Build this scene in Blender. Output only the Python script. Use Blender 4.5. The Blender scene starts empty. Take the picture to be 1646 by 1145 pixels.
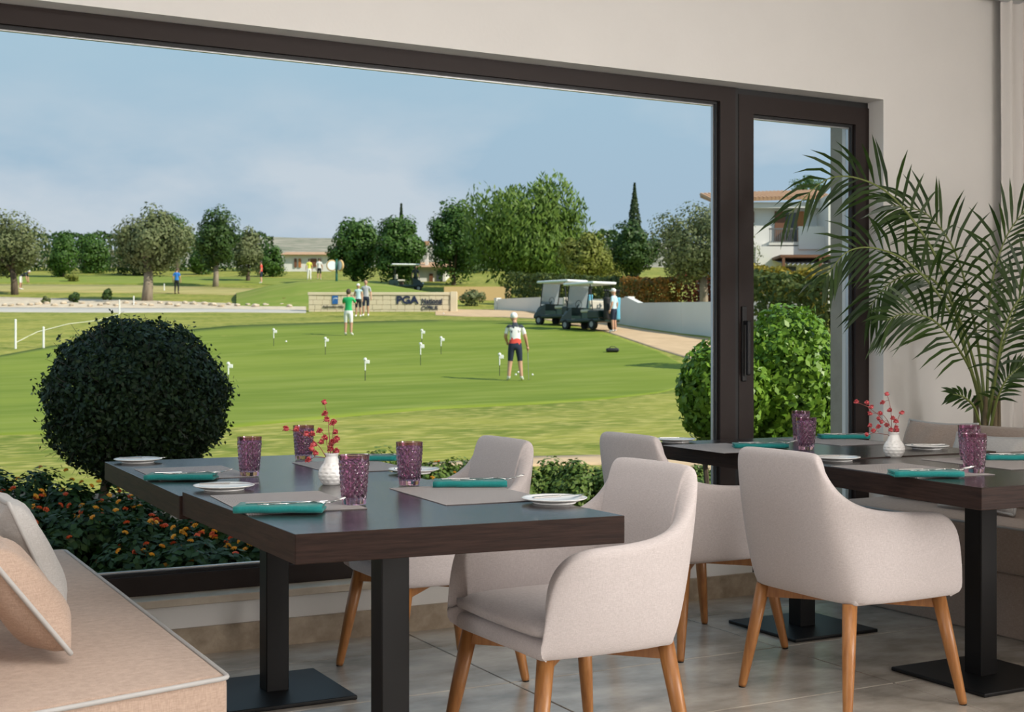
import bpy, bmesh, math, random
import numpy as np
from mathutils import Vector, Matrix

# ------------------------------------------------------------------ camera, world, sun, lights, exposure
FPX, CX, HY, HCAM = 2136.0, 823.0, 563.0, 1.15      # focal length in px, centre column, horizon row, camera height
YAW = math.radians(27.94)
FW = np.array([math.sin(YAW), math.cos(YAW)])       # camera forward on the ground plane
RT = np.array([math.cos(YAW), -math.sin(YAW)])      # camera right
S = bpy.context.scene
COL = S.collection

cam_data = bpy.data.cameras.new('camera')
cam_data.sensor_fit = 'HORIZONTAL'
cam_data.sensor_width = 36.0
cam_data.lens = FPX * 36.0 / 1646.0
cam_data.shift_y = -(572.5 - HY) / 1646.0
cam_data.clip_end = 6000
cam_data.dof.use_dof = True
cam_data.dof.focus_distance = 4.0
cam_data.dof.aperture_fstop = 10.0
cam = bpy.data.objects.new('camera', cam_data)
cam.location = (0, 0, HCAM)
cam.rotation_euler = (math.pi / 2, 0, -YAW)
COL.objects.link(cam)
S.camera = cam

S.view_settings.view_transform = 'Standard'
S.view_settings.look = 'None'
S.view_settings.exposure = 0.0
S.view_settings.gamma = 1.0
S.view_settings.use_curve_mapping = False


CLX, CLY = 7.9, 0.3


def make_world():
    w = bpy.data.worlds.new('sky')
    S.world = w
    w.use_nodes = True
    nt = w.node_tree
    nt.nodes.clear()
    N = nt.nodes.new
    L = nt.links.new
    out = N('ShaderNodeOutputWorld')
    bg = N('ShaderNodeBackground')
    bg.inputs['Strength'].default_value = 1.0
    tc = N('ShaderNodeTexCoord')
    sep = N('ShaderNodeSeparateXYZ')
    L(tc.outputs['Generated'], sep.inputs[0])
    ramp = N('ShaderNodeValToRGB')
    ramp.color_ramp.elements[0].position = 0.0
    ramp.color_ramp.elements[0].color = (0.425, 0.53, 0.625, 1)
    ramp.color_ramp.elements[1].position = 0.26
    ramp.color_ramp.elements[1].color = (0.375, 0.565, 0.695, 1)
    e = ramp.color_ramp.elements.new(0.11)
    e.color = (0.385, 0.52, 0.65, 1)
    e = ramp.color_ramp.elements.new(1.0)
    e.color = (0.24, 0.42, 0.62, 1)
    L(sep.outputs['Z'], ramp.inputs[0])
    # soft cumulus: stretched noise, thicker low in the sky
    mp = N('ShaderNodeMapping')
    mp.inputs['Scale'].default_value = (1.0, 1.0, 2.2)
    mp.inputs['Location'].default_value = (CLX, CLY, 0.4)
    L(tc.outputs['Generated'], mp.inputs['Vector'])
    no = N('ShaderNodeTexNoise')
    no.inputs['Scale'].default_value = 4.2
    no.inputs['Detail'].default_value = 7.0
    no.inputs['Roughness'].default_value = 0.5
    L(mp.outputs['Vector'], no.inputs['Vector'])
    cr = N('ShaderNodeValToRGB')
    cr.color_ramp.elements[0].position = 0.47
    cr.color_ramp.elements[0].color = (0, 0, 0, 1)
    cr.color_ramp.elements[1].position = 0.62
    cr.color_ramp.elements[1].color = (1, 1, 1, 1)
    L(no.outputs['Fac'], cr.inputs[0])
    hi = N('ShaderNodeMapRange')
    hi.inputs['From Min'].default_value = 0.13
    hi.inputs['From Max'].default_value = 0.20
    hi.inputs['To Min'].default_value = 0.66
    hi.inputs['To Max'].default_value = 0.10
    L(sep.outputs['Z'], hi.inputs['Value'])
    mu = N('ShaderNodeMath')
    mu.operation = 'MULTIPLY'
    L(cr.outputs['Color'], mu.inputs[0])
    L(hi.outputs['Result'], mu.inputs[1])
    mix = N('ShaderNodeMixRGB')
    mix.inputs['Color2'].default_value = (0.66, 0.70, 0.75, 1)
    L(mu.outputs[0], mix.inputs['Fac'])
    L(ramp.outputs['Color'], mix.inputs['Color1'])
    L(mix.outputs['Color'], bg.inputs['Color'])
    L(bg.outputs[0], out.inputs['Surface'])


make_world()

SUN_H = 0.88 * RT - 0.47 * FW                        # horizontal direction towards the sun
SUN_EL = math.radians(38)
sun_data = bpy.data.lights.new('sun', 'SUN')
sun_data.energy = 5.6
sun_data.color = (1.0, 0.93, 0.80)
sun_data.angle = math.radians(0.6)
sun = bpy.data.objects.new('sun', sun_data)
sv = Vector((SUN_H[0] * math.cos(SUN_EL), SUN_H[1] * math.cos(SUN_EL), math.sin(SUN_EL)))
sun.rotation_euler = sv.to_track_quat('Z', 'Y').to_euler()
sun.location = (6, -8, 12)
COL.objects.link(sun)


def area_light(name, loc, target, sx, sy, power, color):
    d = bpy.data.lights.new(name, 'AREA')
    d.shape = 'RECTANGLE'
    d.size = sx
    d.size_y = sy
    d.energy = power
    d.color = color
    o = bpy.data.objects.new(name, d)
    o.location = loc
    o.rotation_euler = (Vector(loc) - Vector(target)).to_track_quat('Z', 'Y').to_euler()
    COL.objects.link(o)
    return o


area_light('fill_light_ceiling', (1.8, 1.8, 2.95), (1.8, 1.8, 0), 3.0, 2.0, 54, (1.0, 0.97, 0.93))  # unseen fill light added over the tables to brighten the room
area_light('fill_light_right', (6.37, -2.0, 1.65), (0.0, -2.0, 1.65), 2.4, 1.9, 375, (1.0, 0.97, 0.94))  # added key light from the right; the window around it is made up
area_light('fill_light_left', (-2.97, 0.6, 1.65), (0.0, 0.6, 1.65), 1.7, 1.9, 62, (0.97, 0.98, 1.0))  # weak fill added at the unseen left wall; no real window there


# ------------------------------------------------------------------ pixel -> place helpers
def ray(x):
    u = (x - CX) / FPX
    return FW + u * RT


def at_depth(x, y, d):
    r = ray(x) * d
    return Vector((r[0], r[1], HCAM - (y - HY) / FPX * d))


def on_z(x, y, z):                                   # pixel on a horizontal plane
    return at_depth(x, y, (HCAM - z) * FPX / (y - HY))


def on_y(x, y, Y):                                   # pixel on a plane parallel to the window wall
    return at_depth(x, y, Y / ray(x)[1])


# terrain: distance of the ground seen at each picture row (the course rises gently away from the house)
ROW_Y = np.array([430, 440, 450, 465, 480, 495, 508, 520, 540, 575, 613, 650, 690, 740, 780, 883, 1056, 1500], float)
ROW_D = np.array([140, 118, 106, 96, 86, 76, 68, 59, 50, 42, 34, 26.6, 21, 17, 14, 10, 6.5, 3.42], float)


def ground_d(y):
    return float(np.exp(np.interp(y, ROW_Y, np.log(ROW_D))))


def G(x, y, lift=0.0):
    p = at_depth(x, y, ground_d(y))
    p.z += lift
    return p


def row_at(d):
    return float(np.interp(math.log(d), np.log(ROW_D[::-1]), ROW_Y[::-1]))


def GD(x, d, lift=0.0):                              # ground point in column x at distance d
    p = at_depth(x, row_at(d), d)
    p.z += lift
    return p


def rnd(seed):
    return np.random.RandomState(seed)


# ------------------------------------------------------------------ materials
MATS = {}


def mat(name, color, rough=0.6, var=None, scale=20, metal=0.0, bump=0.0, bscale=None, stretch=None,
        coord='Object', island=None, spec=0.5, alpha=None, trans=0.0, detail=4.0, coat=0.0, sheen=0.0):
    if name in MATS:
        return MATS[name]
    m = bpy.data.materials.new(name)
    m.use_nodes = True
    nt = m.node_tree
    b = nt.nodes['Principled BSDF']
    N = nt.nodes.new
    L = nt.links.new
    c = (*color, 1)
    b.inputs['Base Color'].default_value = c
    b.inputs['Roughness'].default_value = rough
    b.inputs['Metallic'].default_value = metal
    b.inputs['Specular IOR Level'].default_value = spec
    b.inputs['Transmission Weight'].default_value = trans
    b.inputs['Coat Weight'].default_value = coat
    b.inputs['Sheen Weight'].default_value = sheen
    vec = None
    if var is not None or bump:
        tc = N('ShaderNodeTexCoord')
        vec = N('ShaderNodeNewGeometry').outputs['Position'] if coord == 'World' else tc.outputs[coord]
        if stretch:
            mp = N('ShaderNodeMapping')
            mp.inputs['Scale'].default_value = stretch
            L(vec, mp.inputs['Vector'])
            vec = mp.outputs['Vector']
    col = None
    if var is not None:
        no = N('ShaderNodeTexNoise')
        no.inputs['Scale'].default_value = scale
        no.inputs['Detail'].default_value = detail
        no.inputs['Roughness'].default_value = 0.6
        L(vec, no.inputs['Vector'])
        rp = N('ShaderNodeValToRGB')
        rp.color_ramp.elements[0].position = 0.34
        rp.color_ramp.elements[1].position = 0.66
        rp.color_ramp.elements[0].color = (*var, 1)
        rp.color_ramp.elements[1].color = c
        L(no.outputs['Fac'], rp.inputs[0])
        col = rp.outputs['Color']
    if island is not None:
        ge = N('ShaderNodeNewGeometry')
        mx = N('ShaderNodeMixRGB')
        mx.inputs['Color2'].default_value = (*island, 1)
        L(ge.outputs['Random Per Island'], mx.inputs['Fac'])
        if col is not None:
            L(col, mx.inputs['Color1'])
        else:
            mx.inputs['Color1'].default_value = c
        col = mx.outputs['Color']
    if col is not None:
        L(col, b.inputs['Base Color'])
    if bump:
        n2 = N('ShaderNodeTexNoise')
        n2.inputs['Scale'].default_value = bscale or scale
        n2.inputs['Detail'].default_value = 3
        L(vec, n2.inputs['Vector'])
        bp = N('ShaderNodeBump')
        bp.inputs['Strength'].default_value = bump
        bp.inputs['Distance'].default_value = 0.02
        L(n2.outputs['Fac'], bp.inputs['Height'])
        L(bp.outputs['Normal'], b.inputs['Normal'])
    MATS[name] = m
    return m


def leafmat(name, color, other, rough=0.55):
    """leaf: two greens told apart leaf by leaf, a little light passes through"""
    if name in MATS:
        return MATS[name]
    m = mat(name, color, rough, island=other, spec=0.3)
    nt = m.node_tree
    b = nt.nodes['Principled BSDF']
    out = nt.nodes['Material Output']
    tr = nt.nodes.new('ShaderNodeBsdfTranslucent')
    src = b.inputs['Base Color'].links[0].from_socket
    nt.links.new(src, tr.inputs['Color'])
    mx = nt.nodes.new('ShaderNodeMixShader')
    mx.inputs['Fac'].default_value = 0.22
    nt.links.new(b.outputs[0], mx.inputs[1])
    nt.links.new(tr.outputs[0], mx.inputs[2])
    nt.links.new(mx.outputs[0], out.inputs['Surface'])
    return m


def cloth_mat(name, ca, cb, scale=800, bump=0.2):
    """woven upholstery: fine two-way threads from stretched noise, soft sheen"""
    if name in MATS:
        return MATS[name]
    m = bpy.data.materials.new(name)
    m.use_nodes = True
    nt = m.node_tree
    b = nt.nodes['Principled BSDF']
    b.inputs['Roughness'].default_value = 0.85
    b.inputs['Specular IOR Level'].default_value = 0.2
    b.inputs['Sheen Weight'].default_value = 0.2
    N, L = nt.nodes.new, nt.links.new
    tc = N('ShaderNodeTexCoord')
    fs = []
    for st in ((1, 1, 0.12), (0.12, 0.12, 1)):
        mp = N('ShaderNodeMapping')
        mp.inputs['Scale'].default_value = st
        no = N('ShaderNodeTexNoise')
        no.inputs['Scale'].default_value = scale
        no.inputs['Detail'].default_value = 1
        L(tc.outputs['Object'], mp.inputs['Vector'])
        L(mp.outputs[0], no.inputs['Vector'])
        fs.append(no.outputs['Fac'])
    ad = N('ShaderNodeMath')
    ad.operation = 'ADD'
    L(fs[0], ad.inputs[0])
    L(fs[1], ad.inputs[1])
    mr = N('ShaderNodeMapRange')
    mr.inputs['From Min'].default_value = 0.6
    mr.inputs['From Max'].default_value = 1.4
    L(ad.outputs[0], mr.inputs['Value'])
    mx = N('ShaderNodeMixRGB')
    mx.inputs['Color1'].default_value = (*ca, 1)
    mx.inputs['Color2'].default_value = (*cb, 1)
    L(mr.outputs['Result'], mx.inputs['Fac'])
    L(mx.outputs['Color'], b.inputs['Base Color'])
    bp = N('ShaderNodeBump')
    bp.inputs['Strength'].default_value = bump
    bp.inputs['Distance'].default_value = 0.001
    L(mr.outputs['Result'], bp.inputs['Height'])
    L(bp.outputs['Normal'], b.inputs['Normal'])
    MATS[name] = m
    return m


def mat_weave(name):
    """place mat: pale ribs with dark gaps and a dark warp thread"""
    m = bpy.data.materials.new(name)
    m.use_nodes = True
    nt = m.node_tree
    b = nt.nodes['Principled BSDF']
    b.inputs['Roughness'].default_value = 0.6
    N, L = nt.nodes.new, nt.links.new
    tc = N('ShaderNodeTexCoord')
    hs = []
    for ax, s, lo, hi in (('X', 39.0, 0.10, 0.42), ('Y', 50.0, 0.02, 0.25)):
        wv = N('ShaderNodeTexWave')
        wv.bands_direction = ax
        wv.inputs['Scale'].default_value = s
        L(tc.outputs['Object'], wv.inputs['Vector'])
        mr = N('ShaderNodeMapRange')
        mr.inputs['From Min'].default_value = lo
        mr.inputs['From Max'].default_value = hi
        L(wv.outputs['Fac'], mr.inputs['Value'])
        hs.append(mr.outputs['Result'])
    mu = N('ShaderNodeMath')
    mu.operation = 'MULTIPLY'
    L(hs[0], mu.inputs[0])
    L(hs[1], mu.inputs[1])
    mx = N('ShaderNodeMixRGB')
    mx.inputs['Color1'].default_value = (0.07, 0.058, 0.058, 1)
    mx.inputs['Color2'].default_value = (0.60, 0.55, 0.53, 1)
    L(mu.outputs[0], mx.inputs['Fac'])
    L(mx.outputs['Color'], b.inputs['Base Color'])
    bp = N('ShaderNodeBump')
    bp.inputs['Strength'].default_value = 0.7
    bp.inputs['Distance'].default_value = 0.002
    L(mu.outputs[0], bp.inputs['Height'])
    L(bp.outputs['Normal'], b.inputs['Normal'])
    MATS[name] = m
    return m


def pane_mat():
    m = bpy.data.materials.new('window glass')
    m.use_nodes = True
    nt = m.node_tree
    nt.nodes.clear()
    N = nt.nodes.new
    out = N('ShaderNodeOutputMaterial')
    tr = N('ShaderNodeBsdfTransparent')
    tr.inputs['Color'].default_value = (0.985, 0.992, 0.99, 1)
    nt.links.new(tr.outputs[0], out.inputs['Surface'])     # anti-reflective glass: the photograph shows no reflection in it
    MATS['window glass'] = m
    return m


# ------------------------------------------------------------------ mesh helpers
class MB:
    """collects shapes; build() links them as ONE mesh object"""

    def __init__(self):
        self.v, self.f, self.m = [], [], []

    def add(self, verts, faces, mi=0):
        o = len(self.v)
        self.v += [tuple(p) for p in verts]
        self.f += [tuple(i + o for i in f) for f in faces]
        self.m += [mi] * len(faces)
        return self

    def box(self, lo, hi, mi=0, rot=0.0, about=None):
        x0, y0, z0 = lo
        x1, y1, z1 = hi
        vs = [(x0, y0, z0), (x1, y0, z0), (x1, y1, z0), (x0, y1, z0), (x0, y0, z1), (x1, y0, z1), (x1, y1, z1), (x0, y1, z1)]
        if rot:
            c, s = math.cos(rot), math.sin(rot)
            ax, ay = about or (0, 0)
            vs = [(ax + (x - ax) * c - (y - ay) * s, ay + (x - ax) * s + (y - ay) * c, z) for x, y, z in vs]
        return self.add(vs, [(0, 3, 2, 1), (4, 5, 6, 7), (0, 1, 5, 4), (1, 2, 6, 5), (2, 3, 7, 6), (3, 0, 4, 7)], mi)

    def rbox(self, lo, hi, r=0.01, seg=2, mi=0):
        bm = bmesh.new()
        bmesh.ops.create_cube(bm, size=1)
        lo, hi = Vector(lo), Vector(hi)
        for v in bm.verts:
            v.co = Vector(((v.co[i] + 0.5) * (hi[i] - lo[i]) + lo[i] for i in range(3)))
        bmesh.ops.bevel(bm, geom=bm.edges[:], offset=r, segments=seg, profile=0.5, affect='EDGES', clamp_overlap=True)
        return self.bm(bm, mi)

    def bm(self, bm, mi=0):
        bm.verts.index_update()
        vs = [v.co.copy() for v in bm.verts]
        fs = [tuple(v.index for v in f.verts) for f in bm.faces]
        bm.free()
        return self.add(vs, fs, mi)

    def tube(self, pts, radii, n=8, mi=0, caps=True):
        pts = [Vector(p) for p in pts]
        if not isinstance(radii, (list, tuple)):
            radii = [radii] * len(pts)
        rings = []
        prev = None
        for i, p in enumerate(pts):
            a = pts[max(i - 1, 0)]
            b = pts[min(i + 1, len(pts) - 1)]
            t = (b - a).normalized()
            if prev is None:
                up = Vector((0, 0, 1)) if abs(t.z) < 0.9 else Vector((1, 0, 0))
                x = t.cross(up).normalized()
            else:
                x = (prev - t * prev.dot(t)).normalized()
            prev = x
            y = t.cross(x)
            rings.append([p + (x * math.cos(2 * math.pi * k / n) + y * math.sin(2 * math.pi * k / n)) * radii[i] for k in range(n)])
        vs = [q for r in rings for q in r]
        fs = []
        for i in range(len(pts) - 1):
            for k in range(n):
                a, b = i * n + k, i * n + (k + 1) % n
                fs.append((a, b, b + n, a + n))
        if caps:
            fs.append(tuple(range(n))[::-1])
            fs.append(tuple(range((len(pts) - 1) * n, len(pts) * n)))
        return self.add(vs, fs, mi)

    def lathe(self, prof, n=32, mi=0, at=(0, 0, 0), cap_bottom=True, cap_top=False):
        vs, fs = [], []
        for r, z in prof:
            for k in range(n):
                a = 2 * math.pi * k / n
                vs.append((at[0] + r * math.cos(a), at[1] + r * math.sin(a), at[2] + z))
        for i in range(len(prof) - 1):
            for k in range(n):
                a, b = i * n + k, i * n + (k + 1) % n
                fs.append((a, b, b + n, a + n))
        if cap_bottom:
            fs.append(tuple(range(n))[::-1])
        if cap_top:
            fs.append(tuple(range((len(prof) - 1) * n, len(prof) * n)))
        return self.add(vs, fs, mi)

    def sphere(self, c, r, seg=12, rings=8, mi=0, sc=(1, 1, 1)):
        vs, fs = [], []
        for i in range(rings + 1):
            th = math.pi * i / rings
            for k in range(seg):
                a = 2 * math.pi * k / seg
                vs.append((c[0] + r * sc[0] * math.sin(th) * math.cos(a), c[1] + r * sc[1] * math.sin(th) * math.sin(a), c[2] - r * sc[2] * math.cos(th)))
        for i in range(rings):
            for k in range(seg):
                a, b = i * seg + k, i * seg + (k + 1) % seg
                fs.append((a, b, b + seg, a + seg))
        return self.add(vs, fs, mi)

    def quad(self, a, b, c, d, mi=0):
        return self.add([a, b, c, d], [(0, 1, 2, 3)], mi)

    def prism(self, poly, z0, z1, mi=0):
        n = len(poly)
        vs = [(p[0], p[1], z0) for p in poly] + [(p[0], p[1], z1) for p in poly]
        fs = [tuple(range(n))[::-1], tuple(range(n, 2 * n))] + [(i, (i + 1) % n, (i + 1) % n + n, i + n) for i in range(n)]
        return self.add(vs, fs, mi)

    def mesh(self, name, mats, smooth=False):
        me = bpy.data.meshes.new(name)
        me.from_pydata(self.v, [], self.f)
        mats = mats if isinstance(mats, (list, tuple)) else [mats]
        for q in mats:
            me.materials.append(q)
        if len(mats) > 1:
            me.polygons.foreach_set('material_index', self.m)
        if smooth:
            me.polygons.foreach_set('use_smooth', [True] * len(self.f))
        me.update()
        return me

    def build(self, name, mats, parent=None, smooth=False, loc=None, subsurf=0, autosmooth=None):
        o = bpy.data.objects.new(name, self.mesh(name, mats, smooth or subsurf > 0))
        COL.objects.link(o)
        if loc is not None:
            o.location = loc
        if parent is not None:
            o.parent = parent
        if subsurf:
            md = o.modifiers.new('round', 'SUBSURF')
            md.levels = subsurf
            md.render_levels = subsurf
        return o


def link(name, me, parent=None, loc=None, rotz=0.0):
    o = bpy.data.objects.new(name, me)
    COL.objects.link(o)
    if loc is not None:
        o.location = loc
    o.rotation_euler = (0, 0, rotz)
    if parent is not None:
        o.parent = parent
    return o


def thing(name, label, cat, loc=(0, 0, 0), rotz=0.0, group=None):
    o = bpy.data.objects.new(name, None)
    o.empty_display_size = 0.1
    COL.objects.link(o)
    o.location = loc
    o.rotation_euler = (0, 0, rotz)
    return tag(o, label, cat, group)


def tag(o, label=None, cat=None, group=None, kind=None):
    if label:
        o['label'] = label
    if cat:
        o['category'] = cat
    if group:
        o['group'] = group
    if kind:
        o['kind'] = kind
    return o


def copy_tree(o, parent=None):
    c = o.copy()
    COL.objects.link(c)
    c.parent = parent
    for ch in [k for k in COL.objects if k.parent == o]:
        copy_tree(ch, c)
    return c


def fast_mesh(name, V, quads, mats, mi=None, smooth=False):
    """V (n,3) array, quads (m,4) array"""
    me = bpy.data.meshes.new(name)
    nv, nf = len(V), len(quads)
    me.vertices.add(nv)
    me.vertices.foreach_set('co', np.asarray(V, np.float32).ravel())
    me.loops.add(nf * 4)
    me.loops.foreach_set('vertex_index', np.asarray(quads, np.int32).ravel())
    me.polygons.add(nf)
    me.polygons.foreach_set('loop_start', np.arange(0, nf * 4, 4, dtype=np.int32))
    for q in (mats if isinstance(mats, (list, tuple)) else [mats]):
        me.materials.append(q)
    if mi is not None:
        me.polygons.foreach_set('material_index', np.asarray(mi, np.int32))
    me.update(calc_edges=True)
    me.validate()
    return me


def leaf_quads(P, Nrm, size, r, aspect=0.55, droop=0.0):
    """one folded-flat diamond leaf per point; Nrm is the way the leaf faces"""
    n = len(P)
    Nrm = Nrm / np.maximum(np.linalg.norm(Nrm, axis=1, keepdims=True), 1e-6)
    t = r.normal(size=(n, 3))
    t -= Nrm * (t * Nrm).sum(1, keepdims=True)
    t /= np.maximum(np.linalg.norm(t, axis=1, keepdims=True), 1e-6)
    if droop:
        t = t * (1 - droop) + np.array([0, 0, -1.0]) * droop
        t /= np.maximum(np.linalg.norm(t, axis=1, keepdims=True), 1e-6)
    b = np.cross(Nrm, t)
    b /= np.maximum(np.linalg.norm(b, axis=1, keepdims=True), 1e-6)
    s = (size * r.uniform(0.6, 1.3, n))[:, None]
    V = np.empty((n, 4, 3))
    V[:, 0] = P - t * s * 0.5
    V[:, 1] = P + b * s * aspect * 0.5
    V[:, 2] = P + t * s * 0.5
    V[:, 3] = P - b * s * aspect * 0.5
    return V.reshape(-1, 3), np.arange(n * 4).reshape(-1, 4)


def blob_points(r, centre, radii, nblob, per, fill=0.55, flat=0.0):
    """points and outward directions on many overlapping clumps that fill an ellipsoid"""
    c = np.array(centre, float)
    R = np.array(radii, float)
    d = r.normal(size=(nblob, 3))
    d /= np.linalg.norm(d, axis=1, keepdims=True)
    rad = r.uniform(0.35, 0.8, (nblob, 1)) ** 0.7
    bc = c + d * R * rad
    br = r.uniform(0.22, 0.40, (nblob, 1)) * R.mean() * fill / 0.55
    k = r.normal(size=(nblob, per, 3))
    k /= np.linalg.norm(k, axis=2, keepdims=True)
    P = bc[:, None, :] + k * br[:, None, :] * r.uniform(0.7, 1.05, (nblob, per, 1))
    out = P - c
    Nn = k * 0.8 + 0.5 * out / np.maximum(np.linalg.norm(out, axis=2, keepdims=True), 1e-6)
    Nn += r.normal(scale=0.35, size=Nn.shape)
    return P.reshape(-1, 3), Nn.reshape(-1, 3)

# ------------------------------------------------------------------ the room
m_wall = mat('wall paint', (0.80, 0.78, 0.75), 0.75, var=(0.78, 0.76, 0.73), scale=3, bump=0.03, bscale=60)
m_ceil = mat('ceiling paint', (0.80, 0.78, 0.75), 0.8)
m_facade = mat('outside render', (0.62, 0.58, 0.50), 0.9, var=(0.55, 0.51, 0.44), scale=4)
m_tile = mat('travertine tile', (0.60, 0.545, 0.475), 0.25, var=(0.27, 0.235, 0.195), scale=2.6, stretch=(1, 1.6, 1), bump=0.05, bscale=14, detail=10, coord='World')
m_grout = mat('grout', (0.17, 0.14, 0.115), 0.9)
m_stone = mat('skirting stone', (0.46, 0.37, 0.27), 0.35, var=(0.27, 0.205, 0.14), scale=14, bump=0.05, detail=8)
m_sill = mat('sill stone', (0.66, 0.58, 0.47), 0.4, var=(0.52, 0.44, 0.34), scale=9, detail=7)
m_frame = mat('brown frame metal', (0.022, 0.0135, 0.0115), 0.5, metal=0.0, spec=0.3)
m_gasket = mat('black gasket', (0.008, 0.008, 0.009), 0.5)
m_bright = mat('bright spacer', (0.55, 0.56, 0.57), 0.3, metal=0.8)
m_conc = mat('grey concrete', (0.40, 0.355, 0.285), 0.85, var=(0.31, 0.275, 0.22), scale=5, bump=0.15, bscale=30)
m_glass = pane_mat()

WY = 5.0          # inner face of the window wall
FY = 5.10         # inner face of the window frames
XR, XM, XL = 4.754, 3.914, -1.0
ZT, ZB = 2.404, 0.218

floor = tag(MB().box((-3, -4, -0.30), (6.4, 5.0, -0.006)).build('floor', m_grout), kind='structure')
# big travertine tiles, each a piece of its own
tw, td, gp = 1.17, 0.625, 0.0035
tile_bm = MB().rbox((gp, gp, -0.012), (tw - gp, td - gp, 0.0), r=0.0015, seg=1).mesh('tile', m_tile)
for i in range(-1, 4):
    for j in range(0, 8):
        x0, y0 = 2.15 + (i - 1) * tw, 4.686 - j * td
        link('tile', tile_bm, floor, (x0, y0 - td, 0))
edge_bm = MB().rbox((gp, gp, -0.012), (tw - gp, 5.0 - 4.686 - gp, 0.0), r=0.0015, seg=1).mesh('tile', m_tile)
for i in range(-1, 4):
    link('tile', edge_bm, floor, (2.15 + (i - 1) * tw, 4.686, 0))

w = MB()
w.box((-3.2, WY, -0.4), (XL, WY + 0.3, 6.0))
w.box((XR, WY, -0.4), (6.6, WY + 0.3, 6.0))
w.box((XL, WY, ZT), (XR, WY + 0.3, 6.0))
w.box((XL, WY + 0.0, -0.4), (XM + 0.02, WY + 0.3, ZB - 0.03))
w.box((XM + 0.02, WY + 0.02, -0.4), (XR, WY + 0.3, -0.004))
tag(w.build('wall_back', m_wall), kind='structure')
tag(MB().box((-3.2, -4.0, -0.3), (-3.0, WY, 3.0)).build('wall_left', m_wall), kind='structure')
tag(MB().box((6.4, -4.0, -0.3), (6.6, WY, 6.0)).build('wall_right', m_wall), kind='structure')
tag(MB().box((-3.2, -4.2, -0.3), (6.6, -4.0, 3.0)).build('wall_front', m_wall), kind='structure')
tag(MB().box((-3.2, -4.2, 3.0), (6.6, WY, 3.2)).build('ceiling', m_ceil), kind='structure')
tag(MB().box((-3.0, WY - 0.016, 0), (XM + 0.10, WY, 0.103)).build('baseboard_back', m_stone), kind='structure')
tag(MB().box((XR + 0.0, WY - 0.016, 0), (6.4, WY, 0.103)).build('baseboard_right', m_stone), kind='structure')
tag(MB().rbox((XL, WY - 0.016, ZB - 0.03), (XM, FY + 0.01, ZB), r=0.003, seg=1).build('trim_1', m_sill), kind='structure')
tag(MB().box((4.97, 5.30, -0.4), (5.5, 5.634, 6.0)).build('wall_pillar', m_conc), kind='structure')


def frame_ring(mb, x0, x1, z0, z1, t, y0, y1, tt=None, tb=None):
    tt, tb = tt or t, tb or t
    mb.box((x0, y0, z0), (x0 + t, y1, z1))
    mb.box((x1 - t, y0, z0), (x1, y1, z1))
    mb.box((x0 + t, y0, z1 - tt), (x1 - t, y1, z1))
    mb.box((x0 + t, y0, z0), (x1 - t, y1, z0 + tb))


def window_unit(name, x0, x1, z0, z1, t, tt, tb, handle=False):
    root = bpy.data.objects.new(name, None)
    COL.objects.link(root)
    root['kind'] = 'structure'
    f = MB()
    frame_ring(f, x0, x1, z0, z1, t, FY, FY + 0.07, tt, tb)
    f.build('frame', m_frame, root)
    g = MB()
    frame_ring(g, x0 + t, x1 - t, z0 + tb, z1 - tt, 0.012, FY + 0.02, FY + 0.06)
    g.build('gasket', m_gasket, root)
    s = MB()
    frame_ring(s, x0 + t + 0.012, x1 - t - 0.012, z0 + tb + 0.012, z1 - tt - 0.012, 0.006, FY + 0.036, FY + 0.052)
    s.build('spacer', m_bright, root)
    MB().box((x0 + t + 0.004, FY + 0.040, z0 + tb + 0.004), (x1 - t - 0.004, FY + 0.046, z1 - tt - 0.004)).build('pane', m_glass, root)
    if handle:
        h = MB()
        h.rbox((x0 + 0.012, FY - 0.012, 1.00), (x0 + 0.040, FY, 1.36), r=0.004)
        h.rbox((x0 + 0.016, FY - 0.05, 1.03), (x0 + 0.036, FY - 0.03, 1.29), r=0.006)
        h.box((x0 + 0.018, FY - 0.04, 1.27), (x0 + 0.034, FY - 0.008, 1.29))
        h.build('handle', m_gasket, root)
    return root


window_unit('window_1', XL, XM - 0.003, ZB, ZT - 0.002, 0.088, 0.072, 0.074)
window_unit('door_1', XM + 0.018, XR - 0.002, 0.0, ZT - 0.03, 0.088, 0.088, 0.12, handle=True)
tag(MB().box((XM - 0.003, FY + 0.004, 0.0), (XM + 0.018, FY + 0.06, ZT - 0.002)).box((XM + 0.018, FY + 0.01, ZT - 0.03), (XR, FY + 0.06, ZT - 0.002)).build('trim_2', m_gasket), kind='structure')

# added frames, out of view, around the wall fill lights and ceiling fill
for nm, x, yc, hw in (('fill_frame_right', 6.4, -2.0, 1.25), ('fill_frame_left', -3.0, 0.6, 0.9)):
    s_ = -1 if x > 0 else 1
    f = MB()
    xa, xb = sorted((x, x + s_ * 0.06))
    for lo, hi in (((yc - hw - .08, .60), (yc - hw, 2.70)), ((yc + hw, .60), (yc + hw + .08, 2.70)), ((yc - hw, .60), (yc + hw, .68)), ((yc - hw, 2.62), (yc + hw, 2.70))):
        f.box((xa, lo[0], lo[1]), (xb, hi[0], hi[1]))
    tag(f.build(nm, m_frame), kind='structure')
lp = thing('fill_frame_ceiling', 'added frame around the unseen fill light on the ceiling', 'lamp', (1.8, 1.8, 2.955))
lf = MB()
for lo, hi in (((-1.56, -1.06), (1.56, -1.0)), ((-1.56, 1.0), (1.56, 1.06)), ((-1.56, -1.0), (-1.5, 1.0)), ((1.5, -1.0), (1.56, 1.0))):
    lf.box((*lo, -0.02), (*hi, 0.045))
lf.build('frame', m_ceil, lp)
MB().box((-1.5, -1.0, 0.005), (1.5, 1.0, 0.02)).build('added_backing', m_ceil, lp)

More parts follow.
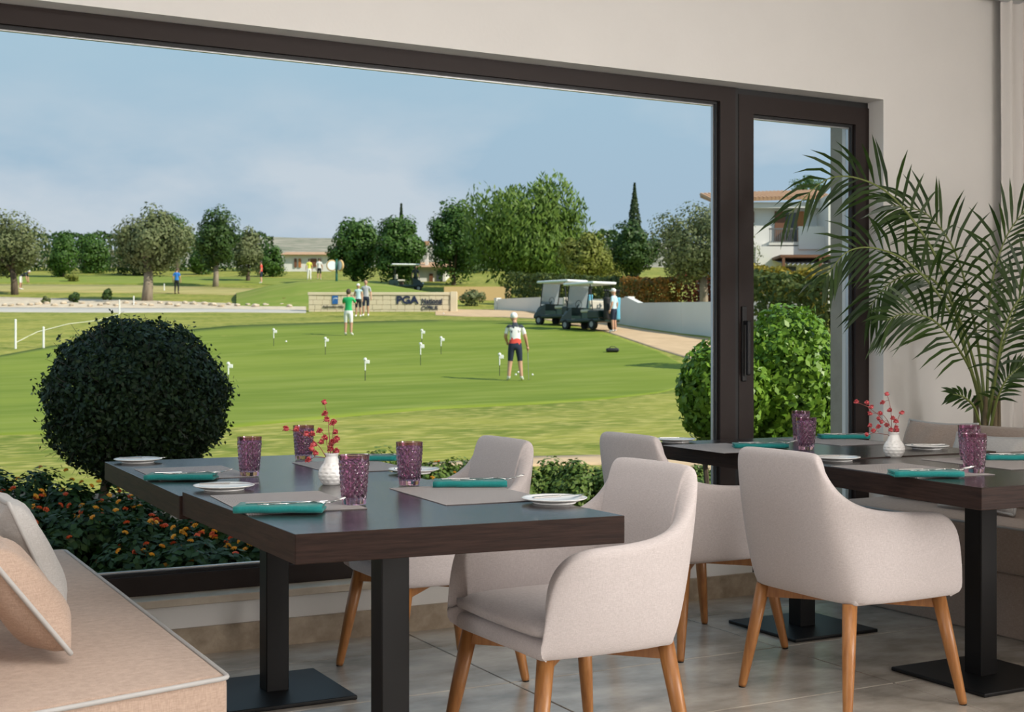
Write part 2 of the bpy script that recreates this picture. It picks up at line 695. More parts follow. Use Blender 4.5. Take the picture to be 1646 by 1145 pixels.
# ------------------------------------------------------------------ the ground outside
def grass(name, a, b, c, scale, fine, stretch=(1, 1, 1), bump=0.4):
    m = bpy.data.materials.new(name)
    m.use_nodes = True
    nt = m.node_tree
    N, L = nt.nodes.new, nt.links.new
    bs = nt.nodes['Principled BSDF']
    bs.inputs['Roughness'].default_value = 0.85
    bs.inputs['Specular IOR Level'].default_value = 0.15
    tc = N('ShaderNodeTexCoord')
    mp = N('ShaderNodeMapping')
    mp.inputs['Rotation'].default_value = (0, 0, YAW)
    mp.inputs['Scale'].default_value = stretch
    L(tc.outputs['Object'], mp.inputs['Vector'])
    n1, n2 = N('ShaderNodeTexNoise'), N('ShaderNodeTexNoise')
    n1.inputs['Scale'].default_value = scale
    n1.inputs['Detail'].default_value = 6
    n2.inputs['Scale'].default_value = fine
    n2.inputs['Detail'].default_value = 3
    L(mp.outputs[0], n1.inputs['Vector'])
    L(mp.outputs[0], n2.inputs['Vector'])
    r1 = N('ShaderNodeValToRGB')
    r1.color_ramp.elements[0].position = 0.38
    r1.color_ramp.elements[1].position = 0.62
    r1.color_ramp.elements[0].color = (*a, 1)
    r1.color_ramp.elements[1].color = (*b, 1)
    L(n1.outputs['Fac'], r1.inputs[0])
    r2 = N('ShaderNodeValToRGB')
    r2.color_ramp.elements[0].position = 0.45
    r2.color_ramp.elements[1].position = 0.75
    r2.color_ramp.elements[0].color = (0, 0, 0, 1)
    r2.color_ramp.elements[1].color = (1, 1, 1, 1)
    L(n2.outputs['Fac'], r2.inputs[0])
    mx = N('ShaderNodeMixRGB')
    mx.inputs['Color2'].default_value = (*c, 1)
    L(r2.outputs['Color'], mx.inputs['Fac'])
    L(r1.outputs['Color'], mx.inputs['Color1'])
    L(mx.outputs[0], bs.inputs['Base Color'])
    if bump:
        bp = N('ShaderNodeBump')
        bp.inputs['Strength'].default_value = bump
        bp.inputs['Distance'].default_value = 0.06
        L(n2.outputs['Fac'], bp.inputs['Height'])
        L(bp.outputs[0], bs.inputs['Normal'])
    MATS[name] = m
    return m


m_rough = grass('rough grass', (0.135, 0.175, 0.022), (0.27, 0.27, 0.05), (0.42, 0.37, 0.11), 0.55, 5.0, (0.55, 1.0, 1), 0.8)
m_green = grass('mown green', (0.140, 0.195, 0.020), (0.190, 0.240, 0.030), (0.225, 0.265, 0.05), 0.25, 1.2, (0.35, 1.6, 1), 0.0)
m_fair = grass('far fairway', (0.16, 0.225, 0.035), (0.21, 0.25, 0.045), (0.26, 0.27, 0.07), 0.12, 0.8, (0.5, 1.5, 1), 0.0)
m_dry = grass('dry bank', (0.36, 0.31, 0.12), (0.45, 0.37, 0.16), (0.30, 0.29, 0.09), 0.2, 0.9, (0.5, 1.5, 1), 0.0)
m_sand = mat('sandy path', (0.60, 0.42, 0.25), 0.9, var=(0.50, 0.34, 0.20), scale=1.5, bump=0.1)
m_tar = mat('pale tarmac', (0.50, 0.47, 0.43), 0.9, var=(0.44, 0.41, 0.37), scale=0.6)
m_gravel = mat('pale gravel', (0.66, 0.55, 0.42), 0.95, var=(0.46, 0.37, 0.27), scale=2.5, bump=0.4)
m_soil = mat('dark bed soil', (0.06, 0.045, 0.03), 0.95, var=(0.03, 0.024, 0.016), scale=8, bump=0.4)


def patch(name, m, cols, tops, bots, lift, rows=10, kind='structure', step=12, label=None):
    """piece of ground between two picture-row curves, laid on the terrain"""
    xs = np.arange(cols[0], cols[-1] + 0.1, step)
    ty = np.interp(xs, cols, tops)
    by = np.interp(xs, cols, bots)
    V = []
    for x, a, b in zip(xs, ty, by):
        for k in range(-1, rows + 2):
            y = a + (b - a) * min(max(k, 0), rows) / rows
            p = G(x, y, 0.25 * lift + 0.00022 * ground_d(y))
            if k < 0 or k > rows:
                p.z -= 0.12          # skirt that closes the edge
            V.append(p[:])
    n = rows + 3
    Q = [(i * n + k, i * n + k + 1, (i + 1) * n + k + 1, (i + 1) * n + k) for i in range(len(xs) - 1) for k in range(n - 1)]
    o = bpy.data.objects.new(name, fast_mesh(name, np.array(V), np.array(Q), m))
    COL.objects.link(o)
    o.data.polygons.foreach_set('use_smooth', [True] * len(o.data.polygons))
    if label:
        tag(o, label, 'ground')
    o['kind'] = kind
    return o


rows_all = np.concatenate([np.arange(1500, 900, -40), np.arange(900, 640, -5), np.arange(640, 429, -2)])
xs_all = np.arange(-1700, 3000, 50)
V = [G(x, y)[:] for x in xs_all for y in rows_all]
n = len(rows_all)
Q = [(i * n + k, (i + 1) * n + k, (i + 1) * n + k + 1, i * n + k + 1) for i in range(len(xs_all) - 1) for k in range(n - 1)]
lawn = bpy.data.objects.new('lawn', fast_mesh('lawn', np.array(V), np.array(Q), m_rough))
lawn.data.polygons.foreach_set('use_smooth', [True] * len(lawn.data.polygons))
COL.objects.link(lawn)
lawn['kind'] = 'structure'

patch('putting_green', m_green, [-900, -300, 0, 130, 370, 560, 700, 870, 975, 1060, 1100, 1118],
      [600, 590, 572, 548, 524, 518, 515, 517, 536, 566, 588, 605],
      [720, 710, 700, 697, 688, 670, 658, 650, 642, 632, 622, 607], 0.012, rows=26)
patch('sandy_path', m_sand, [560, 620, 700, 860, 960, 1150, 1400, 2000], [760, 751, 744, 734, 732, 742, 760, 800], [768, 762, 757, 750, 748, 758, 782, 840], 0.015, rows=3)
patch('cart_track', m_sand, [700, 740, 800, 870, 975, 1060, 1130, 1200, 1500, 2200],
      [496, 498, 499, 502, 520, 534, 544, 552, 585, 660],
      [507, 509, 510, 513, 534, 563, 584, 606, 680, 800], 0.03, rows=10)
patch('gravel_bed', m_gravel, [-900, -200, 0, 250, 420, 500], [476, 477, 478, 484, 490, 491], [495, 495, 495, 496, 501, 503], 0.04, rows=4)
patch('paved_path', m_tar, [-900, -200, 0, 200, 330, 500], [495, 495, 495, 496, 497, 499.5], [502, 502, 502, 503, 502, 503.5], 0.06, rows=3)
patch('fairway', m_fair, [-900, 0, 200, 420, 500, 600, 760], [441, 443, 444, 447, 450, 452, 470], [452, 455, 457, 458, 462, 470, 480], 0.05, rows=6)
patch('dry_bank', m_dry, [-900, 0, 200, 330, 520], [458, 458, 459, 462, 468], [470, 470, 471, 474, 478], 0.05, rows=3)
patch('flower_bed_soil', m_soil, [-700, 0, 560, 1250, 2300], [795, 790, 800, 775, 800], [1450, 1450, 1450, 1450, 1450], 0.01, rows=6, step=40)

# grassy mound behind the sign
cx_ = np.arange(380, 771, 10)
crest = np.interp(cx_, [380, 430, 480, 560, 620, 680, 730, 770], [472, 459, 452, 451, 456, 468, 479, 486])
V = []
for x, c in zip(cx_, crest):
    g0, g1 = GD(x, 76.5, -0.05), GD(x, 93, -0.3)
    top = at_depth(x, c, 84.5)
    for k in range(13):
        f = k / 12
        d = 76.5 + (93 - 76.5) * f
        base = GD(x, d, -0.05)
        lift = max(top.z - GD(x, 84.5).z, 0.0) * math.sin(math.pi * min(f / 0.97, 1)) ** 1.2
        V.append((base.x, base.y, base.z + lift))
Q = [(i * 13 + k, (i + 1) * 13 + k, (i + 1) * 13 + k + 1, i * 13 + k + 1) for i in range(len(cx_) - 1) for k in range(12)]
mound = link('grass_mound', fast_mesh('grass_mound', np.array(V), np.array(Q), m_fair))
mound.data.polygons.foreach_set('use_smooth', [True] * len(mound.data.polygons))
mound['kind'] = 'structure'

# far ridge
r = rnd(5)
hv, hq = [], []
xs = np.linspace(-1500, 3200, 120)
for i, x in enumerate(xs):
    top = 386 + 5 * math.sin(x * 0.011) + r.uniform(-2.0, 1.5) + (10 if x < 380 else 0) + max(0, (x - 620) * 0.02)
    hv += [at_depth(x, top, 2600)[:], at_depth(x, top + 12, 2200)[:], at_depth(x, 440, 1500)[:]]
for i in range(len(xs) - 1):
    for k in range(2):
        hq.append((i * 3 + k, i * 3 + k + 1, (i + 1) * 3 + k + 1, (i + 1) * 3 + k))
m_hill = mat('dry hillside', (0.40, 0.34, 0.27), 0.95, var=(0.13, 0.15, 0.09), scale=0.03, detail=8, stretch=(1, 1, 4))
hill = link('far_hill', fast_mesh('far_hill', np.array(hv), np.array(hq), m_hill))
hill['kind'] = 'structure'

# ------------------------------------------------------------------ furniture
def wood(name, c, d, stretch, scale, rough, coat=0.0):
    return mat(name, c, rough, var=d, scale=scale, stretch=stretch, bump=0.06, bscale=scale * 2, coat=coat, detail=6)


m_wenge = wood('dark wenge', (0.022, 0.013, 0.011), (0.012, 0.008, 0.007), (3, 40, 40), 2.0, 0.20)
m_wenge_y = wood('dark wenge side', (0.034, 0.018, 0.0135), (0.015, 0.008, 0.0065), (3, 3, 60), 2.5, 0.55)
m_wenge_y.node_tree.nodes['Principled BSDF'].inputs['Specular IOR Level'].default_value = 0.15
m_black = mat('black powder coat', (0.0045, 0.0045, 0.005), 0.45, spec=0.3)
m_oak = wood('oiled oak', (0.42, 0.185, 0.058), (0.27, 0.105, 0.030), (18, 18, 1.5), 3.0, 0.38)
m_fabric = cloth_mat('greige linen', (0.465, 0.415, 0.405), (0.615, 0.555, 0.545))
m_pink = cloth_mat('rose beige chenille', (0.39, 0.28, 0.215), (0.545, 0.405, 0.325), 500)
m_taupe = cloth_mat('taupe chenille', (0.32, 0.24, 0.195), (0.45, 0.355, 0.295), 500)
m_grey = cloth_mat('grey linen', (0.42, 0.40, 0.385), (0.56, 0.545, 0.53), 600)
m_pipe = mat('grey piping', (0.46, 0.45, 0.44), 0.8)
m_white = mat('white glazed china', (0.82, 0.81, 0.79), 0.18, coat=0.3)
m_steel = mat('polished steel', (0.62, 0.61, 0.60), 0.16, metal=1.0)
m_teal = cloth_mat('teal napkin cotton', (0.006, 0.150, 0.145), (0.012, 0.215, 0.205), 700, 0.1)
m_mat = mat_weave('woven vinyl mat')
m_purple = mat('purple glass', (0.58, 0.35, 0.48), 0.04, trans=1.0)


def table(name, label, quad, z, th, col_xy, plate=0.43):
    """pedestal table: quad is the plan of the top"""
    t = thing(name, label, 'table', (col_xy[0], col_xy[1], 0), 0)
    top = MB()
    q = [(a - col_xy[0], b - col_xy[1]) for a, b in quad]
    top.prism(q, z - th, z)
    top.m[1] = 1                                     # the polished top face
    o = top.build('table_top', [m_wenge_y, m_wenge], t)
    md = o.modifiers.new('edge', 'BEVEL')
    md.width = 0.002
    md.segments = 2
    MB().rbox((-0.039, -0.039, 0.012), (0.039, 0.039, z - th), r=0.003, seg=1).build('column', m_black, t)
    MB().rbox((-plate / 2, -plate / 2, 0.0), (plate / 2, plate / 2, 0.014), r=0.004, seg=2).build('base_plate', m_black, t)
    return t


ZTAB = 0.755
table('dining_table', 'dark wood pedestal table nearest the camera beside the pink bench', [(0.924, 2.733), (1.724, 2.676), (1.724, 3.702), (0.924, 3.705)], ZTAB, 0.066, (1.353, 3.235))
table('dining_table', 'dark wood pedestal table against the window, next to the pink bench', [(0.917, 3.709), (1.720, 3.706), (1.740, 4.955), (0.957, 4.972)], ZTAB - 0.012, 0.066, (1.385, 4.315))
table('dining_table', 'dark wood pedestal table at the right edge of the picture', [(2.976, 2.737), (4.17, 2.715), (4.19, 3.655), (3.076, 3.66)], ZTAB, 0.066, (3.65, 3.36))
table('dining_table', 'dark wood pedestal table in front of the glass door', [(3.125, 3.666), (4.06, 3.66), (4.08, 4.70), (3.184, 4.706)], ZTAB + 0.004, 0.066, (3.64, 4.30))


# armchair, facing +x, footprint centred on the origin
def chair_meshes():
    half = [  # bottom (x, y), top (x, y), top height : from the middle of the back round to the arm front
        (-.235, .00, -.325, .00, .832), (-.235, .09, -.325, .10, .832), (-.234, .15, -.323, .165, .830), (-.230, .185, -.320, .190, .826), (-.226, .205, -.314, .203, .806),
        (-.214, .230, -.290, .222, .752), (-.195, .252, -.252, .246, .700), (-.16, .268, -.190, .270, .664), (-.09, .277, -.10, .288, .646),
        (.01, .279, .01, .297, .641), (.09, .277, .09, .298, .640), (.150, .273, .148, .294, .628), (.188, .268, .190, .287, .596),
        (.208, .264, .212, .279, .545), (.218, .262, .223, .272, .475), (.221, .260, .226, .266, .415)]
    st = [(a, -b, c, -d, e) for a, b, c, d, e in half[:0:-1]] + half
    th = 0.046
    zb = 0.357
    rows_t = [0.0, 0.12, 0.4, 0.7, 0.92]
    V = []
    n = len(st)
    pl = np.array([[(s[0] + s[2]) / 2, (s[1] + s[3]) / 2] for s in st])
    for i, (xb, yb, xt, yt, zt) in enumerate(st):
        a, b = pl[max(i - 1, 0)], pl[min(i + 1, n - 1)]
        t = (b - a) / np.linalg.norm(b - a)
        inn = np.array([t[1], -t[0]])                 # inward
        if inn @ (np.array([0.02, 0.0]) - pl[i]) < 0:
            inn = -inn
        hgt = zt - zb

        def pt(f, off):
            return (xb + (xt - xb) * f + inn[0] * off, yb + (yt - yb) * f + inn[1] * off)
        col = [(*pt(0, 0.022), zb - 0.004)]
        for f in rows_t:
            bulge = -0.010 * math.sin(math.pi * f)
            col.append((*pt(f, bulge + (0.006 if f == 0 else 0)), zb + 0.006 + (hgt - 0.006) * f))
        col.append((*pt(1, 0.004), zt - 0.008))
        col.append((*pt(1, th * 0.5), zt + 0.003))
        col.append((*pt(1, th - 0.004), zt - 0.008))
        for f in rows_t[::-1]:
            z = max(zb + 0.02 + (hgt - 0.02) * f, 0.37)
            col.append((*pt(f, th + 0.012 * math.sin(math.pi * f)), z))
        V += col
    m = len(col)
    F = []
    for i in range(n - 1):
        for k in range(m - 1):
            F.append((i * m + k, i * m + k + 1, (i + 1) * m + k + 1, (i + 1) * m + k))
        F.append((i * m + m - 1, i * m, (i + 1) * m, (i + 1) * m + m - 1))
    F.append(tuple(range(m)))
    F.append(tuple(range((n - 1) * m, n * m))[::-1])
    shell = MB().add(V, F).mesh('shell', m_fabric, True)
    base = MB().rbox((-.205, -.245, .352), (.218, .245, .40), r=.018, seg=3).mesh('seat_base', m_fabric, True)
    # plump cushion
    cb = MB()
    bm = bmesh.new()
    bmesh.ops.create_grid(bm, x_segments=14, y_segments=14, size=1)
    vs, fs = [], []
    N = 15
    for side in (1, -1):
        for i in range(N):
            for j in range(N):
                u, v = -1 + 2 * i / (N - 1), -1 + 2 * j / (N - 1)
                e = (1 - abs(u) ** 6) * (1 - abs(v) ** 6)
                z = 0.430 + side * (0.012 + 0.022 * max(e, 0) ** 0.5) + (0.010 * (1 - u * u) * (1 - v * v) if side > 0 else 0)
                vs.append((0.012 + 0.213 * u * (1 - 0.03 * v * v), 0.238 * v * (1 - 0.02 * u * u), z))
    for s in range(2):
        o = s * N * N
        for i in range(N - 1):
            for j in range(N - 1):
                q = (o + i * N + j, o + (i + 1) * N + j, o + (i + 1) * N + j + 1, o + i * N + j + 1)
                fs.append(q if s == 0 else q[::-1])
    rim = [i * N for i in range(N)] + [(N - 1) * N + j for j in range(1, N)] + [i * N + N - 1 for i in range(N - 2, -1, -1)] + [j for j in range(N - 2, 0, -1)]
    for a, b in zip(rim, rim[1:] + rim[:1]):
        fs.append((a, b, b + N * N, a + N * N)[::-1])
    bm.free()
    cushion = cb.add(vs, fs).mesh('seat_cushion', m_fabric, True)
    # seam welt along the back corner
    legs = []
    for sx in (-1, 1):
        for sy in (-1, 1):
            top = Vector((sx * .188 - .004, sy * .212, .356))
            bot = Vector((sx * .245, sy * .26, .004))
            pts = [top, top.lerp(bot, .5), bot.lerp(top, .03), bot]
            legs.append(MB().tube(pts, [.0235, .0205, .0145, .0125], n=12).mesh('leg', m_oak, True))
    pads = [MB().lathe([(.0115, 0), (.0115, .005)], n=10, at=(sx * .245, sy * .26, 0), cap_top=True).mesh('foot_pad', m_black) for sx in (-1, 1) for sy in (-1, 1)]
    rails = []
    for sx, sy in ((1, 1), (1, -1)):
        a, b = Vector((sx * .195, sy * .215)), Vector((-sx * .195, -sy * .215))
        q = Vector((-(b - a).y, (b - a).x)).normalized() * .011
        rails.append(MB().prism([a - q, b - q, b + q, a + q], .314, .352).mesh('cross_rail', m_oak))
    return shell, base, cushion, legs, pads, rails


CH = chair_meshes()


def chair(label, x, y, deg):
    t = thing('armchair', label, 'chair', (x, y, 0), math.radians(deg), 'upholstered armchairs at the tables')
    sh = link('shell', CH[0], t)
    md = sh.modifiers.new('round', 'SUBSURF')
    md.levels = md.render_levels = 2
    link('seat_base', CH[1], t)
    link('seat_cushion', CH[2], t)
    for lg, pd in zip(CH[3], CH[4]):
        o = link('leg', lg, t)
        link('foot_pad', pd, o)
    for rl in CH[5]:
        link(rl.name.split('.')[0], rl, t)
    return t


chair('greige armchair at the right side of the table against the window', 1.957, 4.31, 180)
chair('greige armchair tucked under the right side of the nearest table, seat showing', 1.862, 3.20, 181)
chair('greige armchair with its back to the camera, at the right edge table', 3.064, 3.379, 0)
chair('greige armchair beside the glass door, half hidden behind two others', 3.084, 4.29, 0)


# ------------------------------------------------------------------ benches and cushions
def bench_left():
    t = thing('bench_seat', 'rose beige upholstered bench with grey piping in the lower left corner', 'bench', (0.45, 3.8, 0))
    ox, oy = 0.45, 3.8
    # plan of the seat: far right, near right, near left, far left
    P = [(0.81, 4.91), (0.81, 2.84), (-0.05, 2.62), (-0.05, 4.91)]

    def slab(z0, z1, r, inset):
        bm = bmesh.new()
        c = Vector((0.4, 3.8))
        q = []
        for x, y in P:
            d = Vector((x, y)) - c
            q.append((x - ox - inset * (1 if d.x > 0 else -1), y - oy - inset * (1 if d.y > 0 else -1)))
        vb = [bm.verts.new((a, b, z0)) for a, b in q]
        vt = [bm.verts.new((a, b, z1)) for a, b in q]
        bm.faces.new(vb)
        bm.faces.new(vt[::-1])
        for i in range(4):
            bm.faces.new((vb[i], vt[i], vt[(i + 1) % 4], vb[(i + 1) % 4]))
        bmesh.ops.recalc_face_normals(bm, faces=bm.faces[:])
        bmesh.ops.bevel(bm, geom=bm.edges[:], offset=r, segments=4, profile=0.5, affect='EDGES')
        return MB().bm(bm)
    slab(0.24, 0.445, 0.022, 0.0).build('seat_cushion', m_pink, t, smooth=True)
    slab(0.0, 0.238, 0.012, 0.02).build('plinth', m_pink, t, smooth=True)
    ps = [(x - ox, y - oy, 0.438) for x, y in P]
    pts = []
    for i in range(4):
        a, b, c = Vector(ps[i - 1]), Vector(ps[i]), Vector(ps[(i + 1) % 4])
        d0, d1 = (a - b).normalized(), (c - b).normalized()
        for k in range(5):
            f = k / 4
            pts.append(b + d0 * 0.02 * (1 - f) ** 2 + d1 * 0.02 * f ** 2)
    pts.append(pts[0])
    pts.append(pts[1])
    MB().tube(pts, 0.0055, n=8).build('piping', m_pipe, t, smooth=True)
    b = MB().rbox((-0.62, -1.16, 0.0), (-0.42, 1.11, 0.80), r=0.05, seg=4)
    b.build('backrest', m_pink, t, smooth=True)
    return t


bench_left()


def bench_right():
    t = thing('bench_seat', 'taupe upholstered bench behind the right tables, near the wall', 'bench', (4.5, 3.5, 0))
    MB().rbox((-0.30, -1.9, 0.26), (0.25, 1.30, 0.45), r=0.025, seg=4).build('seat_cushion', m_taupe, t, smooth=True)
    MB().rbox((-0.27, -1.88, 0.0), (0.25, 1.28, 0.258), r=0.01, seg=2).build('plinth', m_taupe, t, smooth=True)
    MB().tube([(-0.292, -1.88, 0.443), (-0.292, 1.28, 0.443)], 0.005, n=8).build('piping', m_pipe, t, smooth=True)
    MB().rbox((0.25, -1.9, 0.0), (0.38, 1.28, 0.80), r=0.06, seg=5).build('backrest', m_taupe, t, smooth=True)
    return t


bench_right()
t = thing('bench_seat', 'taupe bench back at the right edge, behind the palm', 'bench', (5.75, 3.9, 0))
MB().rbox((-0.13, -1.3, 0.0), (0.05, 0.78, 0.80), r=0.06, seg=5).build('backrest', m_taupe, t, smooth=True)
MB().rbox((0.05, -1.3, 0.0), (0.6, 0.78, 0.45), r=0.03, seg=4).build('seat_cushion', m_taupe, t, smooth=True)


def pillow(name, label, centre, ax_u, ax_v, hu, hv, hw, m, mp, group=None):
    """ax_u, ax_v: in-plane axes (unit vectors)"""
    u, v = Vector(ax_u).normalized(), Vector(ax_v).normalized()
    w = u.cross(v)
    N = 17
    vs, fs = [], []
    rim_pts = {}
    for side in (1, -1):
        for i in range(N):
            for j in range(N):
                a, b = -1 + 2 * i / (N - 1), -1 + 2 * j / (N - 1)
                pinch = 1 - 0.07 * (1 - abs(b) ** 2) * abs(a) ** 3
                pinch2 = 1 - 0.07 * (1 - abs(a) ** 2) * abs(b) ** 3
                e = max((1 - a ** 4) * (1 - b ** 4), 0) ** 0.55
                wr = 0.006 * math.sin(7 * a + 3 * b) * e
                p = u * (a * hu * pinch) + v * (b * hv * pinch2) + w * side * (hw * e + wr)
                vs.append(p)
                if side == 1:
                    rim_pts[(i, j)] = p
    for s in range(2):
        o = s * N * N
        for i in range(N - 1):
            for j in range(N - 1):
                q = (o + i * N + j, o + (i + 1) * N + j, o + (i + 1) * N + j + 1, o + i * N + j + 1)
                fs.append(q if s == 0 else q[::-1])
    t = thing(name, label, 'cushion', centre, 0, group)
    MB().add(vs, fs).build('cover', m, t, smooth=True)
    rim = [(i, 0) for i in range(N)] + [(N - 1, j) for j in range(1, N)] + [(i, N - 1) for i in range(N - 2, -1, -1)] + [(0, j) for j in range(N - 2, -1, -1)]
    MB().tube([rim_pts[k] for k in rim], 0.006, n=8).build('piping', mp, t, smooth=True)
    return t




def bench_cushion(label, px, hw, m, mp, half, deg):
    vdir = Vector((-math.sin(math.radians(deg)), 0, math.cos(math.radians(deg))))
    p = on_z(px[0], px[1], 0.462)
    c = p + Vector((0, 1, 0)) * 0.20 + vdir * (half + 0.01)
    return pillow('scatter_cushion', label, c, (0, 1, 0), vdir, 0.20, half, hw, m, mp, 'cushions on the benches')


bench_cushion('pale grey cushion with grey piping leaning behind the pink one', (108, 1004), 0.052, m_grey, m_pipe, 0.165, 24)
bench_cushion('rose beige cushion with grey piping in front on the left bench', (118, 1056), 0.065, m_pink, m_pipe, 0.150, 37)
lv = Vector((math.sin(math.radians(20)), 0, math.cos(math.radians(20))))
for lab, yy, m, hh, xx in (('taupe patterned cushion leaning at the far end of the right bench', 4.52, m_taupe, 0.19, 4.60),
                           ('pale grey cushion on the right bench behind the vase', 4.12, m_grey, 0.17, 4.50),
                           ('pale grey cushion on the right bench at the picture edge', 3.62, m_grey, 0.19, 4.52)):
    pillow('scatter_cushion', lab, (xx, yy, 0.455 + hh * 0.97), (0, 1, 0), lv, 0.21, hh, 0.06, m, m_pipe, 'cushions on the benches')


# ------------------------------------------------------------------ table ware
def plate_mesh():
    return MB().lathe([(0.0, 0.0025), (0.050, 0.0025), (0.060, 0.0050), (0.083, 0.0125), (0.0855, 0.0145), (0.0845, 0.0156), (0.080, 0.0140), (0.058, 0.0075), (0.0, 0.0060)], n=48, cap_bottom=False).lathe([(0.052, 0.0), (0.055, 0.0), (0.058, 0.0045), (0.052, 0.0045)], n=48, cap_bottom=False).mesh('plate', m_white, True)


def tumbler_mesh():
    """tumbler with pressed diamond relief"""
    n = 112
    vs, fs = [], []
    prof = []
    H, rb, rt = 0.125, 0.030, 0.0395
    rows = 50
    for i in range(rows + 1):
        z = H * i / rows
        f = i / rows
        prof.append((rb + (rt - rb) * f ** 0.9, z))
    for i, (rr, z) in enumerate(prof):
        for k in range(n):
            a = 2 * math.pi * k / n
            d = 0.0
            if 0.10 < z / H < 0.90:
                d = 0.0021 * (abs(((k / 8.0 + i / 9.0) % 1) - 0.5) + abs(((k / 8.0 - i / 9.0) % 1) - 0.5)) * 2 - 0.0021
            vs.append(((rr + d) * math.cos(a), (rr + d) * math.sin(a), z))
    for i in range(rows):
        for k in range(n):
            a, b = i * n + k, i * n + (k + 1) % n
            fs.append((a, b, b + n, a + n))
    fs.append(tuple(range(n))[::-1])
    o = len(vs)
    inner = [(0.0368, H), (0.0366, H - 0.002), (0.0335, 0.07), (0.029, 0.026), (0.026, 0.018), (0.012, 0.016)]
    for rr, z in inner:
        for k in range(n):
            a = 2 * math.pi * k / n
            vs.append((rr * math.cos(a), rr * math.sin(a), z))
    top = rows * n
    for k in range(n):
        fs.append((top + k, top + (k + 1) % n, o + (k + 1) % n, o + k))
    for i in range(len(inner) - 1):
        for k in range(n):
            a, b = o + i * n + k, o + i * n + (k + 1) % n
            fs.append((a, b, b + n, a + n))
    fs.append(tuple(range(o + (len(inner) - 1) * n, o + len(inner) * n)))
    return MB().add(vs, fs).mesh('tumbler', m_purple, False)


def napkin_mesh():
    """folded napkin: three soft layers and the rolled near edge"""
    mb = MB()
    L = 12

    def strip(prof, x0, x1, wob):
        vs, fs = [], []
        m = len(prof)
        for i in range(L + 1):
            x = x0 + (x1 - x0) * i / L
            for (y, z) in prof:
                vs.append((x, y + wob * math.sin(i * 0.9), max(z + 0.0007 * math.sin(i * 1.3 + y * 50), 0.0003)))
        for i in range(L):
            for k in range(m):
                p, q = i * m + k, i * m + (k + 1) % m
                fs.append((p, p + m, q + m, q))
        fs.append(tuple(range(m)))
        fs.append(tuple(range(L * m, (L + 1) * m))[::-1])
        mb.add(vs, fs)

    def layer(y0, y1, z0, t, x0, x1, wob):
        r_ = t / 2
        prof = [(y0 + r_ - r_ * math.cos(a), z0 + r_ + r_ * math.sin(a)) for a in np.linspace(-math.pi / 2, math.pi / 2, 6)]
        prof += [(y1 - r_ + r_ * math.cos(a), z0 + r_ + r_ * math.sin(a)) for a in np.linspace(math.pi / 2, -math.pi / 2, 6)]
        strip(prof, x0, x1, wob)
    layer(-0.044, 0.060, 0.0002, 0.0062, -0.105, 0.105, 0.0010)
    layer(-0.030, 0.058, 0.0062, 0.0058, -0.103, 0.101, 0.0012)
    layer(-0.026, 0.054, 0.0120, 0.0052, -0.105, 0.103, 0.0008)
    roll = []
    for k in range(22):                              # spiral section of the roll
        a = math.radians(-90 - 480 * k / 21)
        rr = 0.0100 - 0.0052 * k / 21
        roll.append((-0.040 + rr * math.cos(a), 0.0102 + rr * math.sin(a)))
    for k in range(21, -1, -1):
        a = math.radians(-90 - 480 * k / 21)
        rr = 0.0100 - 0.0052 * k / 21 - 0.0016
        roll.append((-0.040 + rr * math.cos(a), 0.0102 + rr * math.sin(a)))
    strip(roll, -0.107, 0.105, 0.0010)
    return mb.mesh('napkin', m_teal, True)


def fork_mesh():
    mb = MB()
    zs = [0.004, 0.004, 0.005, 0.009, 0.004, 0.007, 0.013]
    xs = [-0.10, -0.07, -0.02, 0.035, 0.06, 0.075, 0.10]
    ws = [0.0045, 0.0042, 0.0028, 0.0026, 0.009, 0.0115, 0.0115]
    for i in range(5):
        a, b = i, i + 1
        mb.add([(xs[a], -ws[a], zs[a]), (xs[a], ws[a], zs[a]), (xs[b], ws[b], zs[b]), (xs[b], -ws[b], zs[b]),
                (xs[a], -ws[a], zs[a] + .002), (xs[a], ws[a], zs[a] + .002), (xs[b], ws[b], zs[b] + .002), (xs[b], -ws[b], zs[b] + .002)],
               [(0, 1, 2, 3), (7, 6, 5, 4), (0, 4, 5, 1), (1, 5, 6, 2), (2, 6, 7, 3), (3, 7, 4, 0)])
    for k in range(4):
        y = -0.0095 + k * 0.00633
        mb.tube([(xs[5], y, zs[5] + .001), (0.10, y, 0.013), (0.112, y, 0.018)], [.0016, .0014, .0008], n=6)
    return mb.mesh('fork', m_steel, True)


def knife_mesh(L=0.20):
    mb = MB()
    mb.rbox((-L / 2, -.006, 0.001), (-L / 2 + .085, .006, .006), r=.002, seg=2)
    mb.add([(-L / 2 + .084, -.005, .003), (L / 2 - .02, -.009, .003), (L / 2, .002, .003), (L / 2 - .03, .007, .003), (-L / 2 + .084, .005, .003),
            (-L / 2 + .084, -.005, .0045), (L / 2 - .02, -.009, .004), (L / 2, .002, .004), (L / 2 - .03, .007, .004), (-L / 2 + .084, .005, .0045)],
           [(4, 3, 2, 1, 0), (5, 6, 7, 8, 9), (0, 1, 6, 5), (1, 2, 7, 6), (2, 3, 8, 7), (3, 4, 9, 8), (4, 0, 5, 9)])
    return mb.mesh('knife', m_steel, False)


def mat_mesh():
    return MB().rbox((-0.225, -0.15, 0.0), (0.225, 0.15, 0.0025), r=0.001, seg=1).mesh('placemat', m_mat)


ME = dict(plate=plate_mesh(), glass=tumbler_mesh(), napkin=napkin_mesh(), fork=fork_mesh(), knife=knife_mesh(), mat=mat_mesh(), bknife=knife_mesh(0.165))


def ware(name, me, label, cat, p, rotz, group, tilt=0.0):
    o = link(name, ME[me], None, p, rotz)
    o.rotation_euler = (tilt, 0, rotz)
    return tag(o, label, cat, group)


